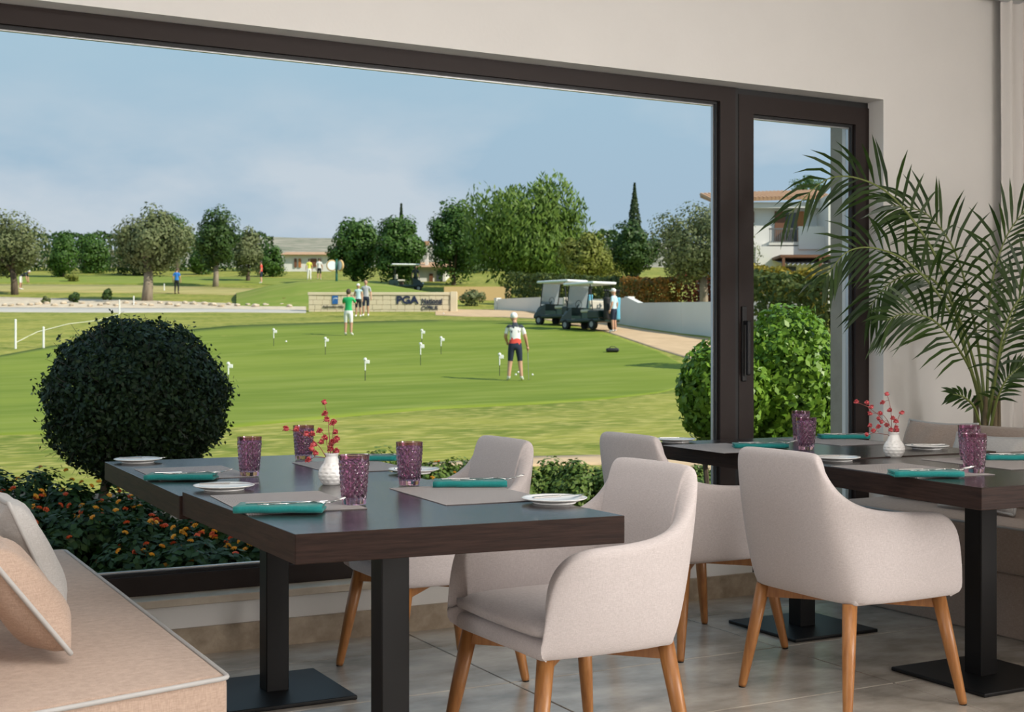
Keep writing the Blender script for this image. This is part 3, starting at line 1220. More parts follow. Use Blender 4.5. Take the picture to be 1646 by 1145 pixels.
def setting(where, z, mat_c, mat_rot, nap, nap_rot, plate, knife_rot, glass, knives=True):
    """positions are picture points of things that touch the table top"""
    if mat_c:
        c = on_z(*mat_c, z) if not isinstance(mat_c, Vector) else mat_c
        ware('placemat', 'mat', 'grey woven placemat, ' + where, 'placemat', (c.x, c.y, z), mat_rot, 'placemats')
    zm = z + 0.0025
    if nap:
        p = on_z(*nap, z)
        ware('napkin', 'napkin', 'folded teal napkin, ' + where, 'napkin', (p.x, p.y, zm), nap_rot, 'teal napkins')
        d = Vector((math.cos(nap_rot), math.sin(nap_rot), 0))
        q = Vector((-d.y, d.x, 0))
        f = p + d * 0.045 + q * 0.004
        k = p + d * 0.012 + q * 0.024
        ware('fork', 'fork', 'steel fork on the teal napkin, ' + where, 'fork', (f.x, f.y, zm + 0.0135), nap_rot + 0.16, 'steel forks')
        ware('table_knife', 'knife', 'steel knife on the teal napkin, ' + where, 'knife', (k.x, k.y, zm + 0.0165), nap_rot + 0.24, 'steel table knives')
    if plate:
        p = on_z(*plate, z)
        ware('side_plate', 'plate', 'round white side plate, ' + where, 'plate', (p.x, p.y, z), 0, 'white side plates')
        if knives:
            ware('butter_knife', 'bknife', 'steel butter knife on the white plate, ' + where, 'knife', (p.x + 0.015, p.y, z + 0.0142), knife_rot, 'butter knives')
    if glass:
        p = on_z(*glass, z)
        ware('tumbler', 'glass', 'purple diamond cut tumbler, ' + where, 'glass', (p.x, p.y, z + 0.0026), 0.2 * glass[0], 'purple tumblers')


R = math.radians
ZA, ZBK, ZC, ZD = ZTAB, ZTAB - 0.012, ZTAB, ZTAB + 0.004
setting('left window table, bench side', ZBK, (310, 761), R(88), (292, 772), R(-26), (222, 744), R(-20), (401, 766))
setting('nearest table, bench side', ZA, (459, 808), R(86), (451, 824), R(-26), (360, 788), R(-22), (569, 812))
setting('left window table, chair side', ZBK, (566, 750), R(88), (592, 741), R(-28), (665, 761), R(-5), (488, 739))
setting('nearest table, chair side', ZA, (752, 795), R(86), (756, 783), R(-26), (891, 809), R(5), (658, 781))
setting('door table, chair side', ZD, (1165, 721), R(86), (1222, 721), R(-30), (1086, 711), R(-25), (1296, 724))
setting('right edge table, chair side', ZC, (1463, 757), R(84), (1488, 767), R(-30), (1344, 741), R(-20), (1566, 761))
setting('door table, bench side', ZD, (1345, 710), R(86), (1356, 706), R(-30), (1490, 722), R(-10), (1287, 708))
setting('right edge table, bench side', ZC, (1605, 745), R(84), (1628, 740), R(-30), None, 0, (1558, 741))


# vases with dried pink flowers
def vase(label, p, stems, seed, turn=0.0):
    t = thing('bud_vase', label, 'vase', p, turn, 'white bud vases')
    n, rows = 60, 44
    vs, fs = [], []
    prof = []
    H = 0.092
    for i in range(rows + 1):
        f = i / rows
        z = H * f
        if f < 0.68:
            g = f / 0.68
            rr = 0.019 + 0.0205 * math.sin(math.pi * (0.08 + 0.86 * g)) ** 0.8
        else:
            g = (f - 0.68) / 0.32
            rr = 0.0245 - 0.0065 * min(g * 1.6, 1) + 0.0035 * max(0, g - 0.7) / 0.3
        prof.append((rr, z))
    for i, (rr, z) in enumerate(prof):
        for k in range(n):
            a = 2 * math.pi * k / n
            d = 0.0
            if 0.06 < z / H < 0.66:
                row = (z / H) * 8
                d = -0.0034 * max(0, math.cos(2 * math.pi * row)) * max(0, math.cos(2 * math.pi * (k / 5.0 + 0.5 * (int(row + 0.5) % 2))))
            vs.append(((rr + d) * math.cos(a), (rr + d) * math.sin(a), z))
    for i in range(rows):
        for k in range(n):
            a, b = i * n + k, i * n + (k + 1) % n
            fs.append((a, b, b + n, a + n))
    fs.append(tuple(range(n))[::-1])
    o = len(vs)
    for rr, z in ((0.016, H), (0.0155, H - 0.03), (0.008, H - 0.035)):
        for k in range(n):
            a = 2 * math.pi * k / n
            vs.append((rr * math.cos(a), rr * math.sin(a), z))
    for k in range(n):
        fs.append((rows * n + k, rows * n + (k + 1) % n, o + (k + 1) % n, o + k))
        for j in range(2):
            fs.append((o + j * n + k, o + j * n + (k + 1) % n, o + (j + 1) * n + (k + 1) % n, o + (j + 1) * n + k))
    fs.append(tuple(range(o + 2 * n, o + 3 * n)))
    MB().add(vs, fs).build('vase_body', m_white, t, smooth=True)
    fl = thing('dried_flowers', label.replace('white dimpled bud vase', 'sprigs of dried pink flowers in the vase'), 'flowers', p, turn, 'dried pink flowers')
    r = rnd(seed)
    for tip, heads in stems:
        tip = Vector(tip)
        base = Vector((r.uniform(-.008, .008), r.uniform(-.008, .008), H - 0.028))
        mid = Vector((tip.x * 0.45, tip.y * 0.45, H + (tip.z - H) * 0.62))
        pts = [base, base.lerp(mid, 0.5) + Vector((0, 0, 0.008)), mid, mid.lerp(tip, 0.5) + Vector((0, 0, 0.006)), tip]
        MB().tube(pts, [.0013, .0012, .0011, .001, .0008], n=5).build('stem', m_stemp, fl, smooth=True)
        for h in heads:
            c = Vector(h)
            link('flower_head', FLH[r.randint(0, 3)], fl, c, r.uniform(0, 6))
            q = min(pts, key=lambda s: (s - c).length)
            if (q - c).length > 0.004:
                MB().tube([q, q.lerp(c, .5) + Vector((0, 0, .002)), c], .0007, n=4).build('twig', m_stemp, fl)
    return t


m_stemp = mat('dry stem', (0.24, 0.07, 0.055), 0.7)
m_flower = mat('dried pink flower', (0.50, 0.05, 0.065), 0.7, island=(0.66, 0.16, 0.16))


def flower_head_mesh(seed, R0=0.0085):
    r = rnd(seed)
    mb = MB()
    for k in range(34):
        d = Vector(r.normal(size=3)).normalized()
        if d.z < -0.5:
            d.z *= -1
        s = Vector(r.normal(size=3)).cross(d).normalized() * R0 * 0.24
        a, b = d * R0 * 0.30, d * R0 * r.uniform(0.85, 1.1)
        e = d.cross(s) * 0.8
        mb.add([a, b * 0.8 + s, b, b * 0.8 - s, b * 0.8 + e], [(0, 1, 2, 3), (0, 1, 4), (0, 4, 3)])
    mb.sphere((0, 0, 0), R0 * 0.55, 8, 6)
    return mb.mesh('flower_head', m_flower)


FLH = [flower_head_mesh(s, 0.0112) for s in (1, 2, 3)]


def sprigs(tips, seed, depth=0.03):
    """tips given as (right, up) in metres from the mouth of the vase, turned into the plane facing the room"""
    r = rnd(seed)
    out = []
    for (a, b, heads) in tips:
        q = r.uniform(-depth, depth)

        def w(a, b, q):
            return Vector((RT[0] * a + FW[0] * q, RT[1] * a + FW[1] * q, 0.092 + b))
        out.append((w(a, b, q), [w(h[0], h[1], q * (0.5 + 0.5 * abs(h[0]) / (abs(a) + .01)) + r.uniform(-.004, .004)) for h in heads]))
    return out


k1 = 1 / 635.0      # metres per picture pixel at the first vase
tips1 = [(-14 * k1, 94 * k1, [(-14, 94), (-12, 73), (-10, 62), (2, 55)]), (3 * k1, 55 * k1, [(3, 57), (5, 38), (8, 26), (0, 20)]),
         (-83 * k1, 46 * k1, [(-83, 46), (-64, 45), (-45, 36), (-34, 36)]), (-22 * k1, 41 * k1, [(-22, 41), (-13, 28), (-20, 20), (-35, 15)]),
         (-42 * k1, -13 * k1, [(-42, -13), (-30, 0), (-36, 8), (-32, 16)]), (6 * k1, 22 * k1, [(6, 22), (-2, 6), (8, 3), (-4, 12)])]
tips1 = [(a, b, [(h[0] * k1, h[1] * k1) for h in hs]) for a, b, hs in tips1]
p1 = on_z(533, 779, ZA if False else ZA)
vase('white dimpled bud vase on the left tables among purple tumblers', (p1.x, p1.y, ZA), sprigs(tips1, 3), 11)
k2 = 1 / 505.0
tips2 = [(-10 * k2, 70 * k2, [(-10, 70), (-17, 54), (-6, 40)]), (12 * k2, 36 * k2, [(12, 36), (-4, 26), (2, 20)]),
         (-70 * k2, 56 * k2, [(-70, 56), (-50, 54), (-42, 46), (-45, 34)]), (-24 * k2, 34 * k2, [(-24, 34), (-27, 24), (-22, 18), (-12, 12)]),
         (-52 * k2, -5 * k2, [(-52, -5), (-40, 2), (-46, 12), (-30, 10)]), (2 * k2, 8 * k2, [(2, 8), (-8, 4), (4, 3)])]
tips2 = [(a, b, [(h[0] * k2, h[1] * k2) for h in hs]) for a, b, hs in tips2]
p2 = on_z(1437, 735, ZC)
vase('white dimpled bud vase on the right edge table', (p2.x, p2.y, ZC), sprigs(tips2, 8), 12)

# ------------------------------------------------------------------ curtain and indoor palm
m_curtain = mat('sheer white curtain', (0.74, 0.71, 0.68), 0.85)
V, Q = [], []
nx, nz = 100, 14
for i in range(nx + 1):
    x = 5.52 + 0.85 * i / nx
    for k in range(nz + 1):
        z = 0.03 + 2.95 * k / nz
        y = 4.93 + 0.020 * math.sin(i * 0.62 + 1.2) * (0.7 + 0.3 * math.sin(i * 0.17 + 1)) + 0.004 * math.sin(k * 0.5 + i * 0.2)
        V.append((x, y, z))
Q = [(i * (nz + 1) + k, (i + 1) * (nz + 1) + k, (i + 1) * (nz + 1) + k + 1, i * (nz + 1) + k + 1) for i in range(nx) for k in range(nz)]
cur = link('curtain', fast_mesh('curtain', np.array(V), np.array(Q), m_curtain))
cur.data.polygons.foreach_set('use_smooth', [True] * len(cur.data.polygons))
tag(cur, 'sheer white curtain hanging at the right edge of the wall', 'curtain')
rail = MB().tube([(5.4, 4.93, 2.985), (6.39, 4.93, 2.985)], 0.014, n=10).build('curtain_rail', m_bright)
tag(rail, 'slim metal curtain rail under the ceiling', 'rail')

m_palm = leafmat('palm leaf', (0.014, 0.038, 0.008), (0.045, 0.085, 0.016), 0.35)
m_rachis = mat('palm stalk', (0.16, 0.20, 0.05), 0.5)
m_trunkp = mat('palm sheath', (0.17, 0.13, 0.07), 0.8, var=(0.10, 0.075, 0.04), scale=20, stretch=(1, 1, 0.1))
m_pot = mat('dark planter', (0.06, 0.055, 0.05), 0.6)


def frond(palm, pix, depths, seed, lmax=0.27, npair=21, start=0.34, droop=0.2):
    r = rnd(seed)
    ctrl = [at_depth(x, y, d - 0.18) - palm.location for (x, y), d in zip(pix, depths)]
    # smooth the path
    pts = []
    n = len(ctrl)
    for i in range(n - 1):
        p0, p1, p2, p3 = ctrl[max(i - 1, 0)], ctrl[i], ctrl[i + 1], ctrl[min(i + 2, n - 1)]
        for k in range(8):
            t = k / 8
            pts.append(0.5 * ((2 * p1) + (p2 - p0) * t + (2 * p0 - 5 * p1 + 4 * p2 - p3) * t * t + (3 * p1 - p0 - 3 * p2 + p3) * t ** 3))
    pts.append(ctrl[-1])
    m = len(pts)
    fr = MB().tube(pts, [0.008 * (1 - 0.85 * i / (m - 1)) + 0.0008 for i in range(m)], n=6, mi=0)
    for j in range(npair):
        f = start + (1 - start) * j / (npair - 1)
        idx = min(int(f * (m - 1)), m - 2)
        p = pts[idx].lerp(pts[idx + 1], f * (m - 1) - idx)
        t = (pts[idx + 1] - pts[idx]).normalized()
        side = t.cross(Vector((FW[0], FW[1], 0.15))).normalized()
        g = (f - start) / (1 - start)
        L = lmax * (0.45 + 0.55 * math.sin(math.pi * (0.12 + 0.80 * g))) * r.uniform(0.85, 1.12)
        for s in (-1, 1):
            d = (side * s * (0.95 - 0.45 * g) + t * (0.55 + 0.55 * g) + Vector((FW[0], FW[1], 0)) * r.uniform(-.35, .35)).normalized()
            d2 = (d + Vector((0, 0, -droop - r.uniform(0, 0.35)))).normalized()
            q0, q1, q2, q3 = p, p + d * L * 0.35, p + d * L * 0.35 + d2 * L * 0.35, p + d * L * 0.35 + d2 * L * 0.65 + Vector((0, 0, -L * 0.06))
            wv = d.cross(Vector((FW[0], FW[1], r.uniform(-.6, .6)))).normalized() * (0.0085 * (0.7 + 0.3 * L / lmax))
            fr.add([q0 - wv * .3, q0 + wv * .3, q1 + wv, q1 - wv, q2 + wv * .8, q2 - wv * .8, q3], [(0, 1, 2, 3), (3, 2, 4, 5), (5, 4, 6)], mi=1)
    return fr.build('frond', [m_rachis, m_palm], palm)


pb = at_depth(1586, 700, 6.42)
palm = thing('potted_palm', 'tall potted palm with arching feathery fronds against the wall', 'plant', (pb.x, pb.y, 0))
MB().lathe([(0.10, 0.0), (0.135, 0.40), (0.145, 0.42), (0.13, 0.42), (0.12, 0.36), (0.0, 0.36)], n=28).build('pot', m_pot, palm, smooth=True)
st = MB()
rr = rnd(4)
for k in range(7):
    a = k * 0.9
    st.tube([(0.06 * math.cos(a), 0.06 * math.sin(a), 0.34), (0.05 * math.cos(a), 0.05 * math.sin(a), 0.62), (0.055 * math.cos(a + .2), 0.055 * math.sin(a + .2), 0.93)], [.022, .018, .009], n=8)
st.build('stems', m_trunkp, palm, smooth=True)
B0 = (1585, 690)
FR = [([B0, (1560, 590), (1512, 430), (1452, 335), (1395, 292), (1330, 288), (1268, 345)], [6.6, 6.55, 6.45, 6.4, 6.35, 6.3, 6.25]),
      ([B0, (1562, 600), (1528, 505), (1470, 430), (1410, 400), (1362, 405), (1328, 445)], [6.6, 6.5, 6.4, 6.3, 6.2, 6.15, 6.1]),
      ([B0, (1572, 610), (1545, 520), (1505, 455), (1465, 440), (1425, 460), (1398, 495)], [6.6, 6.6, 6.5, 6.4, 6.35, 6.3, 6.3]),
      ([B0, (1578, 600), (1562, 500), (1535, 405), (1490, 345), (1435, 330)], [6.6, 6.65, 6.6, 6.55, 6.5, 6.5]),
      ([B0, (1588, 590), (1592, 470), (1618, 380), (1665, 318)], [6.6, 6.6, 6.55, 6.5, 6.5]),
      ([B0, (1600, 600), (1632, 500), (1672, 430), (1720, 400)], [6.6, 6.55, 6.5, 6.5, 6.5]),
      ([B0, (1570, 620), (1540, 560), (1500, 515), (1455, 505), (1425, 515)], [6.6, 6.5, 6.35, 6.25, 6.2, 6.15]),
      ([B0, (1598, 620), (1612, 540), (1640, 480), (1690, 470)], [6.6, 6.4, 6.25, 6.2, 6.2])]
for i, (px, dp) in enumerate(FR):
    frond(palm, px, dp, 40 + i)
frond(palm, [(1576, 690), (1566, 655), (1548, 638), (1532, 634)], [6.55, 6.45, 6.4, 6.4], 60, lmax=0.09, npair=9)
frond(palm, [(1592, 690), (1602, 645), (1618, 610), (1640, 590)], [6.55, 6.45, 6.4, 6.4], 61, lmax=0.14, npair=14)

# ------------------------------------------------------------------ planting near the window
m_bush = leafmat('dark box leaf', (0.012, 0.024, 0.009), (0.038, 0.066, 0.020), 0.45)
m_twig = mat('grey twig', (0.10, 0.085, 0.07), 0.9)
m_bark = mat('bark', (0.13, 0.095, 0.065), 0.95, var=(0.07, 0.05, 0.035), scale=9, stretch=(1, 1, 0.2), bump=0.4)
m_bark_pale = mat('pale olive bark', (0.33, 0.27, 0.20), 0.95, var=(0.19, 0.15, 0.11), scale=6, stretch=(1, 1, 0.2), bump=0.4)
m_fresh = leafmat('fresh shrub leaf', (0.10, 0.21, 0.018), (0.20, 0.33, 0.035), 0.4)
m_lant = leafmat('lantana leaf', (0.012, 0.034, 0.007), (0.036, 0.078, 0.014), 0.5)
m_lant_sun = leafmat('lantana leaf sunlit', (0.07, 0.13, 0.02), (0.15, 0.21, 0.04), 0.5)  # lighter copy of the lantana leaf; sunlight is put into the green


def ellipsoid_shell(r, n, c, R, lo=0.86, hi=1.03, squash_low=0.0):
    d = r.normal(size=(n, 3))
    d /= np.linalg.norm(d, axis=1, keepdims=True)
    k = r.uniform(lo, hi, (n, 1))
    bump = 1 + 0.035 * np.sin(d[:, :1] * 9 + 1) * np.sin(d[:, 1:2] * 8) + 0.03 * np.sin(d[:, 2:] * 11 + d[:, :1] * 7)
    return c + d * R * k * bump, d / R


def clipped_bush():
    d = 9.0
    base = GD(220, d)
    c = at_depth(220, 645, d)
    Rr = np.array([0.60, 0.58, 0.55])
    t = thing('clipped_bush', 'dark ball-shaped clipped bush on a short trunk outside the window', 'bush', base)
    r = rnd(21)
    cc = np.array((c - base)[:])
    P, D = ellipsoid_shell(r, 30000, cc, Rr, 0.80, 1.04)
    P2, D2 = ellipsoid_shell(r, 9000, cc, Rr, 0.45, 0.85)
    # loose shoots that break the outline
    P3, D3 = ellipsoid_shell(r, 700, cc, Rr, 1.02, 1.14)
    P = np.concatenate([P, P2, P3])
    D = np.concatenate([D, D2, D3])
    D = D / np.linalg.norm(D, axis=1, keepdims=True) + r.normal(scale=0.6, size=D.shape)
    Vv, Qq = leaf_quads(P, D, 0.040, r)
    o = link('foliage', fast_mesh('foliage', Vv, Qq, m_bush), t)
    o['kind'] = 'stuff'
    tw = MB()
    for k in range(420):
        dd = r.normal(size=3)
        dd /= np.linalg.norm(dd)
        a = cc + dd * Rr * 0.8
        b = cc + dd * Rr * r.uniform(1.0, 1.12) + r.normal(scale=0.03, size=3)
        tw.tube([a, (a + b) / 2 + r.normal(scale=0.015, size=3), b], [.003, .0022, .001], n=3, caps=False)
    o = tw.build('twigs', m_twig, t)
    o['kind'] = 'stuff'
    MB().tube([(-.30, 0.02, -0.05), (-.27, 0, 0.35), (-.18, 0, 0.8), (0, 0, 1.1)], [.03, .026, .02, .012], n=8).tube([(-.27, .0, .3), (-.16, .05, .7), (.0, .05, 1.0)], [.02, .016, .01], n=7).build('trunk', m_bark, t, smooth=True)


clipped_bush()


def shrub(label, px, py, d, R, n, size, m, seed, ground_x=None, name='leafy_shrub'):
    base = GD(px, d)
    c = at_depth(px, py, d)
    t = thing(name, label, 'bush', base)
    r = rnd(seed)
    cc = np.array((c - base)[:])
    P, Nn = blob_points(r, cc, np.array(R) * 0.80, 60, n // 60, fill=0.5)
    P2, D2 = ellipsoid_shell(r, n // 2, cc, np.array(R), 0.75, 1.0)
    keep = P[:, 2] > 0.0
    P, Nn = np.concatenate([P[keep], P2]), np.concatenate([Nn[keep], D2 / np.linalg.norm(D2, axis=1, keepdims=True) + r.normal(scale=.5, size=D2.shape)])
    Vv, Qq = leaf_quads(P, Nn, size, r, aspect=0.6)
    o = link('foliage', fast_mesh('foliage', Vv, Qq, m), t)
    o['kind'] = 'stuff'
    tk = MB()
    for k in range(5):
        a = k * 1.3
        tk.tube([(0.05 * math.cos(a), 0.05 * math.sin(a), -0.05), (0.12 * math.cos(a), 0.12 * math.sin(a), cc[2] * 0.6), (R[0] * .5 * math.cos(a), R[1] * .5 * math.sin(a), cc[2] * 1.1)], [.025, .018, .008], n=6)
    tk.build('stems', m_bark, t)
    return t


shrub('bright green glossy shrub behind the glass door', 1268, 628, 10.0, (0.46, 0.44, 0.66), 15000, 0.060, m_fresh, 31)
shrub('lower bright green shrub spreading left of the door post', 1160, 632, 9.5, (0.33, 0.34, 0.40), 7500, 0.060, m_fresh, 32)

# lantana bed: every shrub a thing, every flower head a part
m_fl = [mat('lantana orange', (0.78, 0.24, 0.02), 0.6, island=(0.85, 0.40, 0.03)),
        mat('lantana red', (0.50, 0.035, 0.015), 0.6, island=(0.66, 0.10, 0.02)),
        mat('lantana yellow', (0.80, 0.45, 0.03), 0.6, island=(0.75, 0.30, 0.02))]


def lantana_head(mi, seed):
    r = rnd(seed)
    mb = MB()
    for k in range(16):
        a = k * 2.4
        e = math.sqrt(k / 16.0)
        c = Vector((math.cos(a) * e * 0.020, math.sin(a) * e * 0.020, 0.012 - 0.013 * e * e))
        s = 0.0065
        mb.add([c + Vector((-s, -s, 0)), c + Vector((s, -s, 0.001)), c + Vector((s, s, 0)), c + Vector((-s, s, 0.001)), c + Vector((0, 0, -0.012))],
               [(0, 1, 2, 3), (0, 4, 1), (1, 4, 2), (2, 4, 3), (3, 4, 0)])
    return mb.mesh('flower_head', m_fl[mi])


LH = [lantana_head(i, 70 + i) for i in range(3)]
LEAFM = {}


def lantana(px, d, rx, hz, nleaf, nfl, seed, label, lm=None):
    base = GD(px, d)
    t = thing('lantana_shrub', label, 'shrub', base, 0, 'lantana bed outside the window')
    r = rnd(seed)
    P, Nn = blob_points(r, (0, 0, hz * 0.42), (rx * 0.95, rx * 0.8, hz * 0.50), 26, nleaf // 26, fill=0.55)
    k = P[:, 2] > 0.01
    Nn = Nn + np.array([0, 0, 0.5])
    Vv, Qq = leaf_quads(P[k], Nn[k], 0.052, r, aspect=0.6)
    o = link('foliage', fast_mesh('foliage', Vv, Qq, lm or m_lant), t)
    o['kind'] = 'stuff'
    for q in range(nfl):
        a = r.uniform(0, 6.28)
        e = math.sqrt(r.uniform(0, 1)) * 0.95
        x, y = math.cos(a) * e * rx, math.sin(a) * e * rx * 0.85
        z = hz * (0.44 + 0.52 * math.sqrt(max(0.03, 1 - e * e))) * r.uniform(0.86, 1.04)
        w = r.choice([0, 0, 0, 1, 1, 2])
        f = link('flower_head', LH[w], t, (x, y, z), r.uniform(0, 6))
        f.rotation_euler = (r.uniform(-.6, .6) + 0.35, r.uniform(-.5, .5), r.uniform(0, 6))
        f.scale = (0.72, 0.72, 0.72)
    return t


bed = [(-60, 7.4, .50, .74), (30, 8.6, .52, .72), (75, 7.1, .46, .66), (135, 8.3, .46, .68), (160, 7.2, .44, .62), (245, 7.0, .42, .58), (235, 7.9, .42, .62),
       (310, 6.9, .40, .50), (320, 7.7, .42, .58), (385, 7.2, .40, .50), (410, 8.2, .44, .56), (470, 7.4, .42, .46), (540, 8.2, .45, .50), (-150, 8.2, .5, .74)]
places = ['at the far left edge of the bed', 'left in the bed, behind the cushions', 'left in the bed, just above the grey cushion', 'below the clipped bush, left', 'below the clipped bush, in front',
          'in front of the window, left of the table corner', 'right below the ball-shaped bush', 'under the table edge, low at the window', 'under the table corner, middle of the bed', 'under the table seam',
          'in the bed behind the table', 'low behind the near table leg', 'in the bed right of the table leg', 'outermost left in the bed']
for i, ((px, d, rx, hz), pl) in enumerate(zip(bed, places)):
    lantana(px, d, rx * 1.05, hz * 1.18, 5200, 24, 200 + i, 'orange and red flowering lantana ' + pl)
# low hedge in the sun beyond the chairs
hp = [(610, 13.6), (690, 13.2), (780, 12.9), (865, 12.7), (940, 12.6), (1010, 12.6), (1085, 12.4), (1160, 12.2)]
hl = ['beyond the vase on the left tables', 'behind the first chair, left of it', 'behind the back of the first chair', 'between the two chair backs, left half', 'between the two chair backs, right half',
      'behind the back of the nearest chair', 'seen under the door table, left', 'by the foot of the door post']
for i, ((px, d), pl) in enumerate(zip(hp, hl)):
    lantana(px, d, .56, .40, 4000, 3, 240 + i, 'low sunlit green lantana ' + pl, m_lant_sun)

# ------------------------------------------------------------------ trees
m_olive = leafmat('olive leaf', (0.115, 0.145, 0.055), (0.19, 0.21, 0.095), 0.6)
m_carob = leafmat('carob leaf', (0.045, 0.105, 0.018), (0.085, 0.165, 0.028), 0.5)
m_dark = leafmat('dark tree leaf', (0.035, 0.075, 0.018), (0.065, 0.115, 0.025), 0.5)
m_pepper = leafmat('pepper tree leaf', (0.085, 0.155, 0.022), (0.15, 0.23, 0.035), 0.5)
m_yellow = leafmat('yellow green leaf', (0.17, 0.20, 0.03), (0.25, 0.26, 0.06), 0.6)
m_cyp = leafmat('cypress leaf', (0.030, 0.055, 0.020), (0.05, 0.08, 0.025), 0.6)
m_hedge = leafmat('hedge leaf', (0.045, 0.075, 0.016), (0.13, 0.155, 0.035), 0.6)


def tree(label, x0, x1, y0, y1, base, m, seed, d=None, n=7000, leaf=0.22, trunk=0.16, bark=None, blobs=46, name='tree', droop=0.0, forks=3, ratio=0.8):
    """crown fills the picture box x0..x1, y0..y1; base = (x, y) of the foot on the ground"""
    bx, by = base
    d = d or ground_d(by)
    foot = GD(bx, d)
    t = thing(name, label, 'tree', foot, 0, None)
    r = rnd(seed)
    c = at_depth((x0 + x1) / 2, (y0 + y1) / 2, d) - foot
    rx = (x1 - x0) / 2 * d / FPX
    rz = (y1 - y0) / 2 * d / FPX
    cc = np.array(c[:])
    # ellipsoid axes: across the view rx, along it ratio*rx
    P, Nn = blob_points(r, (0, 0, 0), (rx * 0.98, rx * ratio * 0.98, rz * 0.98), blobs, n // blobs, fill=0.58)
    ca, sa = math.cos(-YAW), math.sin(-YAW)
    M3 = np.array([[ca, -sa, 0], [sa, ca, 0], [0, 0, 1]])
    P = P @ M3.T + cc
    Nn = Nn @ M3.T
    Vv, Qq = leaf_quads(P, Nn, leaf, r, aspect=0.62 if not droop else 0.32, droop=droop)
    link('crown', fast_mesh('crown', Vv, Qq, m), t)['kind'] = 'stuff'
    tk = MB()
    top = Vector(cc)
    lo = Vector((0, 0, -0.3))
    split = Vector((cc[0] * 0.3, cc[1] * 0.3, max(cc[2] - rz * 0.75, 0.4)))
    tk.tube([lo, split * 0.5 + Vector((0.05, 0, 0)), split], [trunk * 1.25, trunk, trunk * 0.85], n=9)
    for k in range(forks):
        a = k * 6.28 / forks + seed
        e = top + Vector((math.cos(a) * rx * 0.5, math.sin(a) * rx * 0.4, rz * r.uniform(-0.1, 0.4)))
        tk.tube([split - Vector((0, 0, 0.1)), split.lerp(e, 0.5) + Vector((0, 0, 0.1)), e], [trunk * 0.7, trunk * 0.45, trunk * 0.12], n=7)
    tk.build('trunk', bark or m_bark, t, smooth=True)
    return t


tree('spreading grey-green olive tree at the far left edge', -60, 78, 345, 445, (24, 474), m_olive, 1, bark=m_bark, n=8000, trunk=0.22)
tree('round dark green carob tree right of the left olive', 74, 128, 370, 456, (100, 446), m_carob, 2, n=5500)
tree('carob tree between the two olive trees', 118, 182, 366, 456, (150, 446), m_carob, 3, d=119, n=5500)
tree('large olive tree with a thick forked pale trunk', 170, 318, 338, 438, (236, 484), m_olive, 4, bark=m_bark_pale, n=11000, trunk=0.30, forks=4, blobs=60)
tree('bright green tree peeking over the large olive', 245, 315, 342, 420, (285, 448), m_carob, 5, d=112, n=4000)
tree('tall dark tree with a slim bare trunk right of the large olive', 312, 385, 330, 440, (346, 461), m_dark, 6, n=7500, trunk=0.2, bark=m_bark_pale)
tree('grey-green tree beside the tall dark one', 370, 425, 365, 448, (398, 452), m_olive, 7, n=5000)
tree('small green tree left of the far house', 408, 462, 393, 450, (438, 449), m_carob, 8, d=112, n=4000)
tree('green leafy tree behind the stone sign, left of the pair', 526, 618, 345, 456, (568, 460), m_carob, 9, d=100, n=9500, leaf=0.26, blobs=60)
tree('green leafy tree behind the stone sign, right of the pair', 595, 688, 346, 458, (645, 462), m_carob, 10, d=97, n=9500, leaf=0.26, blobs=60)
tree('dense dark tree between the pair and the weeping tree', 688, 775, 316, 462, (728, 465), m_carob, 11, d=100, n=9500, leaf=0.26, blobs=60)
tree('broad weeping pepper tree, tallest behind the green', 742, 952, 285, 455, (852, 470), m_pepper, 12, d=92, n=17000, leaf=0.42, blobs=80, droop=0.55, trunk=0.3)
tree('yellow-green airy tree right of the weeping tree', 895, 985, 374, 455, (945, 464), m_yellow, 13, d=83, n=6000)
tree('dark rounded tree in front of the slim cypress', 980, 1062, 350, 452, (1022, 463), m_dark, 14, d=86, n=7000)
tree('bushy silver-green olive tree by the white garden wall', 1038, 1222, 330, 455, (1130, 492), m_olive, 15, d=62, n=14000, leaf=0.16, blobs=80, trunk=0.2, bark=m_bark_pale)
tree('treetop showing above the villa roof', 1268, 1330, 280, 330, (1300, 440), m_carob, 16, d=130, n=2500)
tree('broad dark carob at the very left, behind the olive', -50, 40, 372, 452, (-5, 450), m_carob, 17, d=112, n=5000)
tree('low carob closing the gap behind the large olive tree', 172, 262, 384, 452, (215, 449), m_dark, 18, d=115, n=5000)
tree('low green tree behind the tall dark one', 300, 350, 390, 452, (322, 450), m_carob, 19, d=116, n=3500)
tree('dark foliage left of the weeping tree crown', 700, 800, 385, 470, (752, 470), m_dark, 21, d=120, n=5000)
tree('green shrubby tree below the weeping crown on the right', 850, 935, 400, 470, (892, 470), m_carob, 22, d=100, n=5000)
tree('low yellow-green tree between cypress and weeping tree', 930, 1010, 395, 465, (968, 466), m_yellow, 23, d=108, n=4000)
